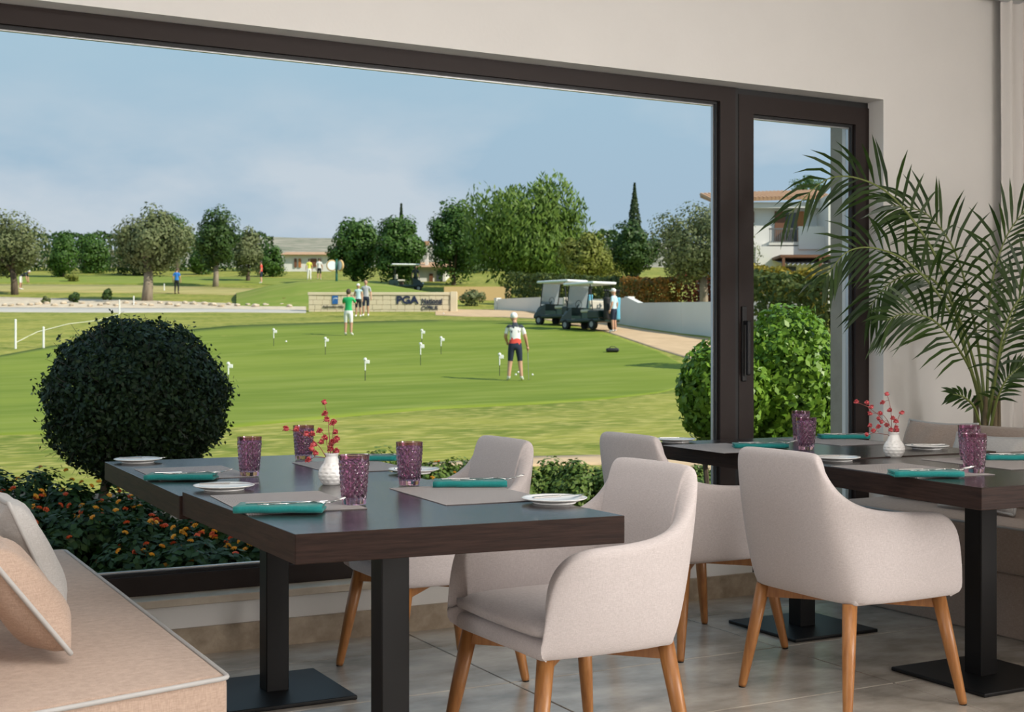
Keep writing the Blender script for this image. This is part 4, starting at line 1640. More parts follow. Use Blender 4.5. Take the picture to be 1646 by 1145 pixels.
for lab, px, y0, y1, w, d in (('slim dark cypress standing behind the rounded tree', 1020, 295, 400, 13, 95), ('cypress tip showing above the leafy pair', 645, 328, 420, 6, 112)):
    foot = GD(px, d)
    t = thing('cypress', lab, 'tree', foot)
    r = rnd(int(px))
    zt = at_depth(px, y0, d).z - foot.z
    f = r.uniform(0, 1, 3200)
    a = r.uniform(0, 6.283, 3200)
    rad = w * d / FPX * np.clip(np.minimum((1 - f) * 2.2, 0.35 + f * 3), 0, 1) * r.uniform(0.6, 1.05, 3200)
    P = np.stack([rad * np.cos(a), rad * np.sin(a), 0.3 + (zt - 0.3) * f], 1)
    Nn = np.stack([np.cos(a), np.sin(a), 0.2 + 0 * a], 1) + r.normal(scale=.4, size=(3200, 3))
    Vv, Qq = leaf_quads(P, Nn, 0.22, r, droop=0.0)
    link('crown', fast_mesh('crown', Vv, Qq, m_cyp), t)['kind'] = 'stuff'
    MB().tube([(0, 0, -0.2), (0, 0, zt * 0.9)], [0.14, 0.02], n=7).build('trunk', m_bark, t)


def hedge(label, pts, h, thick, m, seed, n, leaf, name='hedge', topm=None):
    """clipped hedge along ground points"""
    base = Vector(pts[0])
    t = thing(name, label, 'hedge', base)
    r = rnd(seed)
    seg = [(Vector(a), Vector(b)) for a, b in zip(pts, pts[1:])]
    L = np.array([(b - a).length for a, b in seg])
    P, Nn = [], []
    for (a, b), l in zip(seg, L):
        k = int(n * l / L.sum())
        s = r.uniform(0, 1, k)
        d = (b - a).normalized()
        q = np.array((-d.y, d.x, 0))
        face = r.uniform(0, 1, k)
        o = np.where(face < 0.4, -1, np.where(face < 0.7, r.uniform(-1, 1, k), 1))
        z = np.where((face >= 0.4) & (face < 0.7), 1.0, r.uniform(0, 1, k))
        z = z * h * (1 + 0.05 * np.sin(s * l * 2.1) + 0.04 * np.sin(s * l * 5.3)) + r.normal(scale=0.05, size=k)
        p = np.array(a[:]) + s[:, None] * np.array((b - a)[:]) + q * (o * thick / 2 + r.normal(scale=0.06, size=k))[:, None]
        p[:, 2] += z
        P.append(p)
        top = (face >= 0.4) & (face < 0.7)
        nn = q * o[:, None] + np.array([0, 0, 1.0]) * np.where(top, 1.2, 0.25)[:, None] + r.normal(scale=0.5, size=(k, 3))
        Nn.append(nn)
    P, Nn = np.concatenate(P) - np.array(base[:]), np.concatenate(Nn)
    Vv, Qq = leaf_quads(P, Nn, leaf, r, aspect=0.6)
    link('foliage', fast_mesh('foliage', Vv, Qq, m), t)['kind'] = 'stuff'
    return t


hedge('long clipped hedge behind the white garden wall', [GD(826, 80), GD(930, 74), GD(1030, 69)], 1.75, 1.2, m_hedge, 51, 9000, 0.20)
hedge('dark clipped hedge seen through the glass door', [GD(1195, 38), GD(1350, 36), GD(1460, 35)], 2.55, 1.3, m_hedge, 52, 9000, 0.16)
hedge('long dark tree belt along the far edge of the course, left', [GD(-400, 128), GD(100, 127), GD(436, 126)], 3.4, 2.0, m_dark, 56, 14000, 0.34, name='tree_belt')
hedge('long dark tree belt along the far edge of the course, right of the pavilion', [GD(725, 126), GD(860, 126), GD(1010, 126)], 3.6, 2.0, m_dark, 57, 9000, 0.34, name='tree_belt')
m_boug = leafmat('orange bougainvillea', (0.10, 0.12, 0.025), (0.48, 0.19, 0.03), 0.6)
hedge('orange flowering bougainvillea over the white wall', [GD(1010, 66), GD(1060, 64.5), GD(1085, 64)], 1.8, 1.2, m_boug, 53, 5000, 0.17)
m_redl = leafmat('red shrub', (0.10, 0.045, 0.02), (0.30, 0.07, 0.035), 0.6)
hedge('red-leaved shrub below the bushy olive tree', [GD(1092, 66), GD(1190, 64)], 2.0, 1.0, m_redl, 54, 3000, 0.17)
m_lawnhedge = leafmat('yellow garden shrub', (0.24, 0.22, 0.03), (0.42, 0.30, 0.04), 0.6)
hedge('yellow flowering shrubs in front of the villa', [GD(1205, 58), GD(1320, 56)], 2.35, 1.0, m_lawnhedge, 55, 4000, 0.2)
for i, (px, py, w, hgt, lab) in enumerate(((74, 489, 16, 14, 'small round shrub in the gravel bed, leftmost'), (120, 487, 22, 18, 'dark shrub in the gravel bed, middle'), (173, 486, 20, 26, 'upright dark shrub in the gravel bed near the large olive'),
                                           (115, 453, 34, 14, 'low clipped yellow-green mound in front of the carob trees'), (458, 490, 18, 12, 'reddish low shrub left of the stone sign'),
                                           (760, 492, 60, 26, 'tangled low shrub right of the stone sign'), (812, 476, 26, 26, 'yellow-green shrub by the end of the white wall'), (1310, 520, 50, 20, 'low shrub below the dark hedge beyond the door'))):
    p = G(px, py)
    d = ground_d(py)
    t = thing('garden_shrub', lab, 'bush', p)
    rw, rh = w / 2 * d / FPX, hgt * d / FPX
    r = rnd(300 + i)
    P, Nn = blob_points(r, (0, 0, rh * 0.45), (rw * .85, rw * .85, rh * .5), 14, 90)
    mm = [m_olive, m_dark, m_dark, m_yellow, m_redl, m_olive, m_yellow, m_hedge][i]
    Vv, Qq = leaf_quads(P, Nn, 0.16, r)
    link('foliage', fast_mesh('foliage', Vv, Qq, mm), t)['kind'] = 'stuff'

# boulders edging the gravel bed
m_rock = mat('pale limestone', (0.60, 0.50, 0.38), 0.9, var=(0.40, 0.32, 0.23), scale=3, bump=0.3)
rock_me = []
for s in range(4):
    r = rnd(400 + s)
    bm = bmesh.new()
    bmesh.ops.create_icosphere(bm, subdivisions=2, radius=0.5)
    for v in bm.verts:
        v.co *= r.uniform(0.8, 1.1)
        v.co.z *= 0.65
    rock_me.append(MB().bm(bm).mesh('boulder', m_rock))
r = rnd(77)
for k in range(34):
    px = 5 + k * 14 + r.uniform(-2, 2)
    py = np.interp(px, [0, 250, 480], [492, 491, 494]) + r.uniform(-3, 2)
    o = link('boulder', rock_me[k % 4], None, G(px, py, 0.08), r.uniform(0, 6))
    sc = r.uniform(0.28, 0.46)
    o.scale = (sc * 1.3, sc, sc)
    tag(o, 'pale limestone boulder edging the gravel bed beside the path', 'rock', 'boulders edging the gravel bed')

# ------------------------------------------------------------------ stone sign wall with its lettering
m_block = mat('cream stone block', (0.66, 0.56, 0.39), 0.9, var=(0.50, 0.40, 0.26), scale=1.2, island=(0.72, 0.63, 0.46), bump=0.2)
m_mortar = mat('mortar', (0.42, 0.35, 0.25), 0.95)
m_navy = mat('navy lettering', (0.010, 0.018, 0.060), 0.5)
m_blue = mat('blue emblem', (0.02, 0.12, 0.36), 0.5)
m_pale = mat('pale emblem mark', (0.75, 0.80, 0.85), 0.5)
m_greyt = mat('grey lettering', (0.06, 0.055, 0.05), 0.6)


def text_mesh(body, size, depth, m, bold=0.0):
    cu = bpy.data.curves.new('lettering', 'FONT')
    cu.body = body
    cu.size = size
    cu.extrude = depth
    cu.offset = bold
    cu.align_x = 'LEFT'
    cu.align_y = 'BOTTOM_BASELINE'
    o = bpy.data.objects.new('lettering', cu)
    COL.objects.link(o)
    bpy.context.view_layer.update()
    dg = bpy.context.evaluated_depsgraph_get()
    me = bpy.data.meshes.new_from_object(o.evaluated_get(dg))
    bpy.data.objects.remove(o)
    me.materials.clear()
    me.materials.append(m)
    return me


SD = 72.0
pl, pr = at_depth(496, 506, SD), at_depth(724, 506, SD)
zb = min(pl.z, pr.z) - 0.25
Ls = (pr - pl).length
sx = (pr - pl).normalized()
sign = thing('stone_sign', 'long cream stone block sign wall with navy lettering behind the green', 'sign', (pl.x, pl.y, zb), math.atan2(sx.y, sx.x))
zk = SD / FPX                       # metres per picture pixel there
Hs = pl.z - zb + (506 - 470) * zk
MB().box((0.01, 0.03, 0), (Ls - 0.01, 0.45, Hs - 0.14)).build('core', m_mortar, sign)
rws = 5
bh = (Hs - 0.16) / rws
r = rnd(9)
blk = {}
for i in range(rws):
    x = 0.0 if i % 2 == 0 else -0.18
    while x < Ls - 0.02:
        wd = [0.34, 0.42, 0.5][r.randint(0, 3)]
        a, b = max(x, 0), min(x + wd, Ls)
        if b - a > 0.05:
            key = round(b - a, 2)
            if key not in blk:
                blk[key] = MB().rbox((0.006, 0, 0.006), (key - 0.006, 0.08, bh - 0.006), r=0.012, seg=1).mesh('block', m_block)
            link('block', blk[key], sign, (a, -0.03 + r.uniform(-.008, .008), i * bh))
        x += wd
MB().rbox((-0.04, -0.07, Hs - 0.16), (Ls + 0.02, 0.5, Hs), r=0.015, seg=1).build('coping', m_block, sign)
MB().rbox((Ls, -0.10, 0), (Ls + 0.36, 0.52, Hs + 0.03), r=0.015, seg=1).build('end_pier', m_block, sign)


def letters(px, py, body, hgt_px, m, wide=1.0, bold=0.0):
    me = text_mesh(body, hgt_px * zk / 0.70, 0.012, m, bold)
    o = link('lettering', me, sign)
    o.rotation_euler = (math.pi / 2, 0, 0)
    o.location = ((px - 496) * zk * Ls / ((724 - 496) * zk), -0.055, Hs - (py - 470) * zk)
    o.scale = (wide, 1, 1)
    return o


letters(637, 488, 'PGA', 11.5, m_navy, 1.12, 0.022)
letters(677.5, 488, 'National', 8, m_navy, 0.86, 0.006)
letters(677.5, 498, 'CYPRUS', 6, m_navy, 0.86, 0.004)
MB().box((677 * zk, -0.062, 0), (711 * zk, -0.05, 0.03)).build('rule', m_navy, sign).location = (-496 * zk, 0, Hs - 20 * zk)
letters(519, 495, 'Aphrodite Hills', 4.2, m_greyt, 0.92)
em = MB().rbox((0, -0.06, 0), (9.5 * zk, -0.045, 13.5 * zk), r=0.01, seg=1).build('emblem', m_blue, sign)
em.location = (38 * zk, 0, Hs - 19 * zk)
sw = MB()
for k in range(10):
    a0, a1 = math.radians(200 - k * 16), math.radians(200 - (k + 1) * 16)
    c = (5.2 * zk, 6.0 * zk)
    r0, r1 = 3.2 * zk, (3.2 + 1.6 * (k / 10)) * zk
    sw.add([(c[0] + r0 * math.cos(a0), -0.064, c[1] + r0 * math.sin(a0)), (c[0] + r0 * math.cos(a1), -0.064, c[1] + r0 * math.sin(a1)),
            (c[0] + r1 * math.cos(a1), -0.064, c[1] + r1 * math.sin(a1)), (c[0] + r1 * math.cos(a0), -0.064, c[1] + r1 * math.sin(a0))], [(0, 1, 2, 3)])
sw.build('emblem_mark', m_pale, em)

# ------------------------------------------------------------------ white garden wall along the track
m_whitew = mat('white render', (0.74, 0.72, 0.68), 0.85, var=(0.68, 0.66, 0.62), scale=0.6)
gw = [(800, 498, 17), (870, 502, 24), (985, 519, 37), (1012, 523, 45), (1030, 526, 39), (1100, 536, 50), (1180, 547, 62), (1290, 560, 76)]
o = thing('garden_wall', 'low white rendered garden wall along the sandy track', 'wall', G(800, 498))
for (x0, y0, h0), (x1, y1, h1) in zip(gw, gw[1:]):
    a, b = G(x0, y0), G(x1, y1)
    ha, hb = h0 * ground_d(y0) / FPX, h1 * ground_d(y1) / FPX
    d = (b - a).normalized()
    q = Vector((-d.y, d.x, 0)).normalized() * 0.12
    lc = o.location
    vs = [a - q - lc, b - q - lc, b + q - lc, a + q - lc]
    vs = [v - Vector((0, 0, 0.3)) for v in vs] + [vs[0] + Vector((0, 0, ha)), vs[1] + Vector((0, 0, hb)), vs[2] + Vector((0, 0, hb)), vs[3] + Vector((0, 0, ha))]
    MB().add(vs, [(0, 3, 2, 1), (4, 5, 6, 7), (0, 1, 5, 4), (1, 2, 6, 5), (2, 3, 7, 6), (3, 0, 4, 7)]).build('wall_panel', m_whitew, o)
for x, y, hh, w in ((800, 498, 19, .3), (1012, 522, 45, .32), (1090, 534, 46, .3)):
    p = G(x, y) - o.location
    MB().box((p.x - w / 2, p.y - w / 2, p.z - .3), (p.x + w / 2, p.y + w / 2, p.z + hh * ground_d(y) / FPX)).build('pier', m_whitew, o)

# ------------------------------------------------------------------ villas
m_roof = mat('terracotta roof', (0.55, 0.33, 0.19), 0.85, var=(0.44, 0.25, 0.14), scale=2, bump=0.2)
m_shut = mat('brown shutter', (0.16, 0.065, 0.03), 0.6)
m_shut_lit = mat('brown shutter sunlit', (0.42, 0.16, 0.045), 0.6)  # lighter copy of the shutter brown, with sunlight put into the colour
m_dkglass = mat('dark house glass', (0.05, 0.055, 0.06), 0.15)
m_rail = mat('grey railing', (0.12, 0.12, 0.12), 0.5)
m_awn = mat('white awning', (0.80, 0.80, 0.80), 0.7)


def villa_right():
    d = 66.0
    k = d / FPX
    o = at_depth(1150, 470, d)
    t = thing('villa', 'white two-storey villa with tiled roof seen through the glass door', 'house', (o.x, o.y, 0), -YAW)
    Z = lambda py: HCAM - (py - HY) * k
    X = lambda px: (px - 1150) * k
    zg = Z(470)
    MB().box((X(1150), 0, zg - 1), (X(1360), 6.5, Z(330))).build('body', m_whitew, t)
    MB().box((X(1313), -2.4, zg - 1), (X(1400), 6.0, Z(322))).build('side_wing', m_whitew, t)
    MB().box((X(1205), -1.6, zg - 1), (X(1400), 0, Z(400))).build('lower_storey', m_whitew, t)
    rf = MB()
    rf.add([(X(1140), -0.7, Z(325)), (X(1330), -0.7, Z(319)), (X(1330), 3.2, Z(296)), (X(1140), 3.2, Z(300)),
            (X(1140), -0.7, Z(328)), (X(1330), -0.7, Z(322)), (X(1330), 3.2, Z(302)), (X(1140), 3.2, Z(306))],
           [(0, 1, 2, 3), (7, 6, 5, 4), (0, 4, 5, 1), (1, 5, 6, 2), (2, 6, 7, 3), (3, 7, 4, 0)])
    roof = rf.build('roof', m_roof, t)
    tl = MB().tube([(0, 0, 0), (0, 3.95, 0)], 0.10, n=6).mesh('roof_tile_row', m_roof)
    ang = math.atan2(Z(298) - Z(322), 3.9)
    for i in range(30):
        f = i / 29
        q = link('roof_tile_row', tl, roof, (X(1142 + 187 * f), -0.72, Z(324.5 - 5.5 * f)))
        q.rotation_euler = (ang, 0, 0)
    MB().box((X(1140), -0.5, Z(336)), (X(1332), 0.05, Z(327))).build('fascia', m_whitew, t)
    for (a, b, y0, y1, m) in ((1245, 1262, 340, 394, m_shut), (1272, 1281, 345, 394, m_dkglass), (1281, 1292, 340, 394, m_shut_lit), (1205, 1212, 340, 358, m_shut)):
        MB().box((X(a), -0.08, Z(y1)), (X(b), 0.02, Z(y0))).build('shutter', m, t)
    MB().box((X(1262), -0.03, Z(394)), (X(1281), 0.02, Z(342))).build('balcony_door', m_dkglass, t)
    MB().box((X(1272), -1.7, Z(405)), (X(1345), -1.5, Z(369))).build('balcony_parapet', m_whitew, t)
    rl = MB()
    for i in range(16):
        x = X(1227 + i * 3.0)
        rl.box((x, -1.62, Z(394)), (x + 0.03, -1.59, Z(373)))
    rl.box((X(1226), -1.63, Z(374)), (X(1274), -1.58, Z(371.5)))
    rl.build('balcony_railing', m_rail, t)
    MB().box((X(1226), -1.6, Z(398)), (X(1274), 0, Z(393))).build('balcony_slab', m_whitew, t)
    aw = MB()
    n = 14
    for i in range(n):
        x0, x1 = X(1232 + 100 * i / n), X(1232 + 100 * (i + 1) / n)
        aw.add([(x0, -1.6, Z(422)), (x1, -1.6, Z(422)), (x1, -3.6, Z(431)), (x0, -3.6, Z(431)), ((x0 + x1) / 2, -3.6, Z(434))], [(0, 1, 2, 4, 3)])
    aw.build('awning', m_awn, t)
    MB().box((X(1231), -3.6, Z(422)), (X(1340), -1.6, Z(418))).build('pergola_beam', m_shut, t)
    MB().box((X(1238), -1.68, zg), (X(1268), -1.58, Z(432))).build('patio_door', m_dkglass, t)
    for px in (1234, 1290, 1336):
        MB().box((X(px), -3.6, zg - 1), (X(px) + 0.12, -3.48, Z(420))).build('pergola_post', m_shut, t)


villa_right()


def small_house(name, label, px0, px1, y_top, y_eave, y_base, d, windows, flip=1):
    k = d / FPX
    o = at_depth(px0, y_base, d)
    t = thing(name, label, 'house', (o.x, o.y, o.z - 1.0), -YAW)
    W = (px1 - px0) * k
    Z = lambda py: (y_base - py) * k + 1.0
    MB().box((0, 0, 0), (W, 7, Z(y_eave))).build('body', m_whitew, t)
    MB().add([(-.4, -.5, Z(y_eave)), (W + .4, -.5, Z(y_eave)), (W + .4, 3.5, Z(y_top)), (-.4, 3.5, Z(y_top)), (W + .4, 7.5, Z(y_eave)), (-.4, 7.5, Z(y_eave))],
             [(0, 1, 2, 3), (3, 2, 4, 5), (0, 3, 5), (1, 4, 2), (0, 5, 4, 1)]).build('roof', m_roof, t)
    for (a, b, y0, y1, m) in windows:
        f = MB().box(((a - px0) * k, -0.10, Z(y1)), ((b - px0) * k, 0.02, Z(y0))).build('window', m, t)
    return t, k, Z


small_house('far_house', 'small white house with terracotta roof left of the leafy pair', 457, 532, 401, 410, 446, 125,
            [(473, 477, 416, 430, m_shut), (480, 484, 416, 430, m_shut_lit), (499, 509, 416, 429, m_shut), (513, 516, 416, 429, m_shut)])
t, k, Z = small_house('far_house', 'pavilion with tiled roof and white chimney behind the stone sign', 672, 716, 417, 430, 472, 104, [(690, 696, 440, 464, m_shut), (702, 712, 436, 458, m_dkglass)])
MB().box((10 * k, 1.0, Z(430)), (15 * k, 1.5, Z(392))).build('chimney', m_whitew, t)
MB().box((9 * k, 0.9, Z(392)), (16 * k, 1.6, Z(386))).build('chimney_cap', m_roof, t)
m_ochre = mat('ochre garden wall', (0.62, 0.42, 0.20), 0.9)
a = GD(770, 84)
ow = MB().box((-2.2, -0.15, -0.5), (2.0, 0.15, 0.85)).build('boundary_wall', m_ochre, loc=a)
ow.rotation_euler = (0, 0, -YAW)
tag(ow, 'short ochre garden wall between the sign and the white wall', 'wall')
m_brick = mat('red brick wall', (0.36, 0.13, 0.07), 0.9, var=(0.22, 0.08, 0.045), scale=2)

# ------------------------------------------------------------------ clock post
foot = GD(541, 94)
k = 94 / FPX
t = thing('clock_post', 'green post with two round clock faces behind the stone sign', 'clock', foot, -YAW)
m_gpost = mat('green post paint', (0.015, 0.11, 0.075), 0.5)
zc = at_depth(541, 427, 94).z - foot.z
MB().tube([(0, 0, -0.2), (0, 0, zc + 0.45)], [0.10, 0.07], n=10).build('post', m_gpost, t, smooth=True)
for sx_, tx in ((-0.33, 0.25), (0.27, -0.9)):
    c = MB().lathe([(0.0, -0.08), (0.36, -0.08), (0.40, -0.04), (0.40, 0.04), (0.36, 0.08), (0.0, 0.08)], n=24).build('clock_case', m_ochre, t)
    c.location = (sx_, 0, zc)
    c.rotation_euler = (math.pi / 2, 0, tx)
    f = MB().lathe([(0.0, 0.085), (0.32, 0.085), (0.32, 0.075)], n=24).build('clock_face', m_pale, c)

# ------------------------------------------------------------------ golf carts
m_cartw = mat('white cart roof', (0.80, 0.81, 0.80), 0.35)
m_cartg = mat('dark green cart body', (0.012, 0.030, 0.026), 0.3)
m_tyre = mat('rubber tyre', (0.012, 0.012, 0.012), 0.8)
m_hub = mat('grey wheel hub', (0.30, 0.30, 0.30), 0.4)
m_seat = mat('cream cart seat', (0.55, 0.50, 0.42), 0.6)
m_bagb = mat('light blue golf bag', (0.12, 0.42, 0.58), 0.6)
m_bagk = mat('black golf bag', (0.015, 0.015, 0.018), 0.6)
m_shade = mat('clear windscreen', (0.45, 0.50, 0.52), 0.1, trans=0.6)


def cart(label, px, py, yaw, bag=True):
    """front towards +x"""
    p = G(px, py)
    t = thing('golf_cart', label, 'golf cart', p, yaw, 'golf carts')
    MB().rbox((-1.25, -.58, .30), (1.20, .58, .46), r=.05, seg=2).build('chassis', m_cartg, t)
    b = MB()
    b.add([(.45, -.56, .45), (1.22, -.52, .45), (1.22, .52, .45), (.45, .56, .45), (.45, -.54, .92), (.95, -.48, .80), (.95, .48, .80), (.45, .54, .92)],
          [(0, 3, 2, 1), (4, 5, 6, 7), (0, 1, 5, 4), (1, 2, 6, 5), (2, 3, 7, 6), (3, 0, 4, 7)])
    b.build('front_cowl', m_cartg, t)
    MB().rbox((-1.22, -.57, .44), (-.55, .57, .78), r=.05, seg=2).build('rear_body', m_cartg, t)
    MB().rbox((-.62, -.55, .70), (-.10, .55, .82), r=.04, seg=2).build('seat', m_seat, t)
    MB().rbox((-.72, -.55, .84), (-.60, .55, 1.18), r=.04, seg=2).build('backrest', m_seat, t)
    MB().rbox((-1.0, -.62, 1.82), (.95, .62, 1.93), r=.05, seg=3).build('roof', m_cartw, t, smooth=True)
    for sx, bx in ((-.72, -.85), (.62, .92)):
        for sy in (-1, 1):
            MB().tube([(bx if sx < 0 else .80, sy * .52, .8), (sx, sy * .54, 1.83)], .022, n=6).build('roof_post', m_bagk, t)
    MB().quad((.80, -.50, .92), (.80, .50, .92), (.63, .50, 1.80), (.63, -.50, 1.80)).build('windscreen', m_shade, t)
    MB().tube([(.55, .25, .85), (.36, .25, 1.05)], .018, n=6).tube([(.36 + .0, .25 + .16 * math.cos(a), 1.05 + .16 * math.sin(a)) for a in np.linspace(0, 6.283, 13)], .012, n=5, caps=False).build('steering_wheel', m_bagk, t)
    wm = MB()
    wm.lathe([(0.0, -.09), (.20, -.09), (.225, -.06), (.225, .06), (.20, .09), (0.0, .09)], n=18)
    hb = MB().lathe([(0.0, .092), (.11, .092), (.12, .07)], n=12)
    for x in (-.85, .85):
        for sy in (-1, 1):
            o = wm.build('wheel', m_tyre, t, smooth=False)
            o.location = (x, sy * .50, .225)
            o.rotation_euler = (-sy * math.pi / 2, 0, 0)
            hb.build('hub', m_hub, o)
    for sy in (-1, 1):
        MB().sphere((1.18, sy * .36, .58), .075, 8, 6).build('headlamp', m_pale, t)
    if bag:
        for sy, m in ((-.26, m_bagb), (.26, m_bagk)):
            bg = thing('golf_bag', ('light blue' if m is m_bagb else 'black') + ' golf bag strapped to the rear of the ' + ('left' if px < 910 else 'right') + ' parked cart', 'golf bag', Vector(p) + Matrix.Rotation(yaw, 3, 'Z') @ Vector((-1.42, sy, .40)), yaw)
            MB().lathe([(.12, 0), (.14, .05), (.13, .45), (.15, .82), (.15, .88), (.11, .86)], n=12).build('bag_body', m, bg, smooth=True)
            cl = MB()
            for q in range(5):
                a = q * 1.25
                cl.tube([(.06 * math.cos(a), .06 * math.sin(a), .80), (.09 * math.cos(a), .09 * math.sin(a), 1.12)], .012, n=5)
                cl.sphere((.09 * math.cos(a), .09 * math.sin(a), 1.15), .045, 7, 5)
            cl.build('club_heads', m_pale if q % 2 else m_bagk, bg)
    return t


cart('white-roofed golf cart parked by the white wall, the left of two', 903, 523, -YAW + R(132))
cart('white-roofed golf cart parked by the white wall, the right of two', 947, 531, -YAW + R(126))
cart('white-roofed golf cart half hidden by the mound behind the stone sign', 652, 469, -YAW + R(10), bag=False)

# ------------------------------------------------------------------ people
m_skin = mat('skin', (0.52, 0.29, 0.19), 0.55)
m_shoe = mat('white shoe', (0.75, 0.74, 0.72), 0.6)
m_hair = mat('brown hair', (0.06, 0.04, 0.028), 0.7)
m_eye = mat('eye', (0.02, 0.015, 0.012), 0.3)
m_lip = mat('lip', (0.36, 0.13, 0.10), 0.5)


def cloth(name, c):
    return mat(name, c, 0.8)


def person(label, px, py, H, yaw, shirt, shorts, stripes=None, cap=None, sleeve=True, pose=None, trousers=False, shoe=None, d=None, female=False):
    """body faces +y before the turn by yaw; one skinned surface, clothes by face"""
    p = G(px, py) if d is None else GD(px, d)
    t = thing('person', label, 'person', p, yaw, 'people on the golf course')
    pose = pose or {}
    w = 0.90 if female else 1.0
    J = {'pel': (0, 0, .93, .135), 'wai': (0, .01, 1.08, .130 * w), 'che': (0, 0, 1.28, .150 * w), 'nkb': (0, 0, 1.455, .075), 'nk': (0, .01, 1.53, .055),
         'hd': (0, .02, 1.60, .07)}
    for s, n in ((-1, 'l'), (1, 'r')):
        J['sh' + n] = (s * .165 * w, 0, 1.415, .068)
        J['el' + n] = (s * .235 * w, -.03, 1.14, .046)
        J['wr' + n] = (s * .255 * w, .05, .90, .033)
        J['hp' + n] = (s * .088, 0, .86, .105)
        J['kn' + n] = (s * .105, .02, .48, .064)
        J['an' + n] = (s * .115, -.02, .09, .042)
        J['to' + n] = (s * .135, .15, .045, .040)
    for kk, v in pose.items():
        J[kk] = (*v, J[kk][3])
    names = list(J)
    ix = {q: i for i, q in enumerate(names)}
    E = [('pel', 'wai'), ('wai', 'che'), ('che', 'nkb'), ('nkb', 'nk'), ('nk', 'hd')]
    for n in 'lr':
        E += [('che', 'sh' + n), ('sh' + n, 'el' + n), ('el' + n, 'wr' + n), ('pel', 'hp' + n), ('hp' + n, 'kn' + n), ('kn' + n, 'an' + n), ('an' + n, 'to' + n)]
    me = bpy.data.meshes.new('body')
    me.from_pydata([J[q][:3] for q in names], [(ix[a], ix[b]) for a, b in E], [])
    ob = bpy.data.objects.new('body', me)
    COL.objects.link(ob)
    sk = ob.modifiers.new('skin', 'SKIN')
    for i, q in enumerate(names):
        sv_ = me.skin_vertices[0].data[i]
        rr = J[q][3]
        sv_.radius = (rr, rr * (0.72 if q in ('pel', 'wai', 'che') else 1.0))
        sv_.use_root = (q == 'pel')
    ss = ob.modifiers.new('s', 'SUBSURF')
    ss.levels = ss.render_levels = 2
    bpy.context.view_layer.update()
    bme = bpy.data.meshes.new_from_object(ob.evaluated_get(bpy.context.evaluated_depsgraph_get()))
    bpy.data.objects.remove(ob)
    mb = MB()
    mb.v = [tuple(v.co) for v in bme.vertices]
    mats = [m_skin, shirt, shorts, shoe or m_shoe, m_eye, m_lip] + (stripes or [])
    segs = {n: (Vector(J['sh' + n][:3]), Vector(J['el' + n][:3]), Vector(J['wr' + n][:3])) for n in 'lr'}
    hipz = J['hpl'][2]
    for f in bme.polygons:
        c = f.center
        mi = 0
        arm = None
        for n in 'lr':
            a, b, e = segs[n]
            f1 = max(0, min(1, (c - a).dot(b - a) / (b - a).length_squared))
            f2 = max(0, min(1, (c - b).dot(e - b) / (e - b).length_squared))
            d1, d2 = (c - a.lerp(b, f1)).length, (c - b.lerp(e, f2)).length
            if (d1 < .075 and f1 > .25) or (d2 < .06):
                arm = f1 if d1 <= d2 else 1 + f2
        if c.z < .13:
            mi = 3
        elif arm is not None and c.z > .55:
            mi = 1 if (arm < .75 and sleeve) else 0
        elif c.z > 1.475:
            mi = 0
        elif c.z > .955:
            mi = 1
        elif c.z > (.14 if trousers else .50):
            mi = 2
        if mi == 1 and stripes and arm is None:
            zz = c.z
            mi = 6 if zz > 1.34 else (7 if zz < 1.06 else (6 if 1.235 < zz < 1.26 else 1))
        mb.f.append(tuple(f.vertices))
        mb.m.append(mi)
    bpy.data.meshes.remove(bme)
    # head with brow, nose, ears, eyes and mouth
    hc = Vector(J['hd'][:3]) + Vector((0, .01, .035))
    mb.sphere(hc, .105, 16, 12, 0, (.80, .95, 1.15))
    mb.add([hc + Vector((-.014, .095, -.02)), hc + Vector((.014, .095, -.02)), hc + Vector((0, .125, -.022)), hc + Vector((0, .097, .03))], [(0, 1, 2), (1, 3, 2), (3, 0, 2)], 0)
    for s in (-1, 1):
        mb.sphere(hc + Vector((s * .086, .0, -.005)), .024, 6, 5, 0, (.5, .8, 1.2))
        mb.sphere(hc + Vector((s * .033, .088, .012)), .010, 6, 5, 4)
    mb.sphere(hc + Vector((0, .090, -.052)), .02, 8, 4, 5, (1.1, .4, .35))
    # hands: palm and five fingers on each
    for n, s in (('l', -1), ('r', 1)):
        e, wv = Vector(J['el' + n][:3]), Vector(J['wr' + n][:3])
        dr = (wv - e).normalized()
        pc = wv + dr * .045
        sd = Vector((0, 1, 0)) - dr * dr.y
        sd = sd.normalized() if sd.length > .1 else Vector((1, 0, 0))
        mb.tube([wv, wv + dr * .04, wv + dr * .085], [.026, .036, .030], n=8, mi=0)
        nr = dr.cross(sd).normalized()
        for q in range(4):
            o = sd * (-.027 + .018 * q)
            Lf = (.075, .085, .080, .062)[q]
            b0 = wv + dr * .08 + o
            mb.tube([b0, b0 + dr * Lf * .5 + nr * s * -.006, b0 + dr * Lf * .85 + nr * s * -.026], [.0095, .009, .0075], n=6, mi=0)
        b0 = wv + dr * .035 + sd * .028
        mb.tube([b0, b0 + (dr + sd).normalized() * .035, b0 + (dr * 1.6 + sd * .6).normalized() * .065], [.011, .010, .008], n=6, mi=0)
    body = mb.build('body', mats, t, smooth=True)
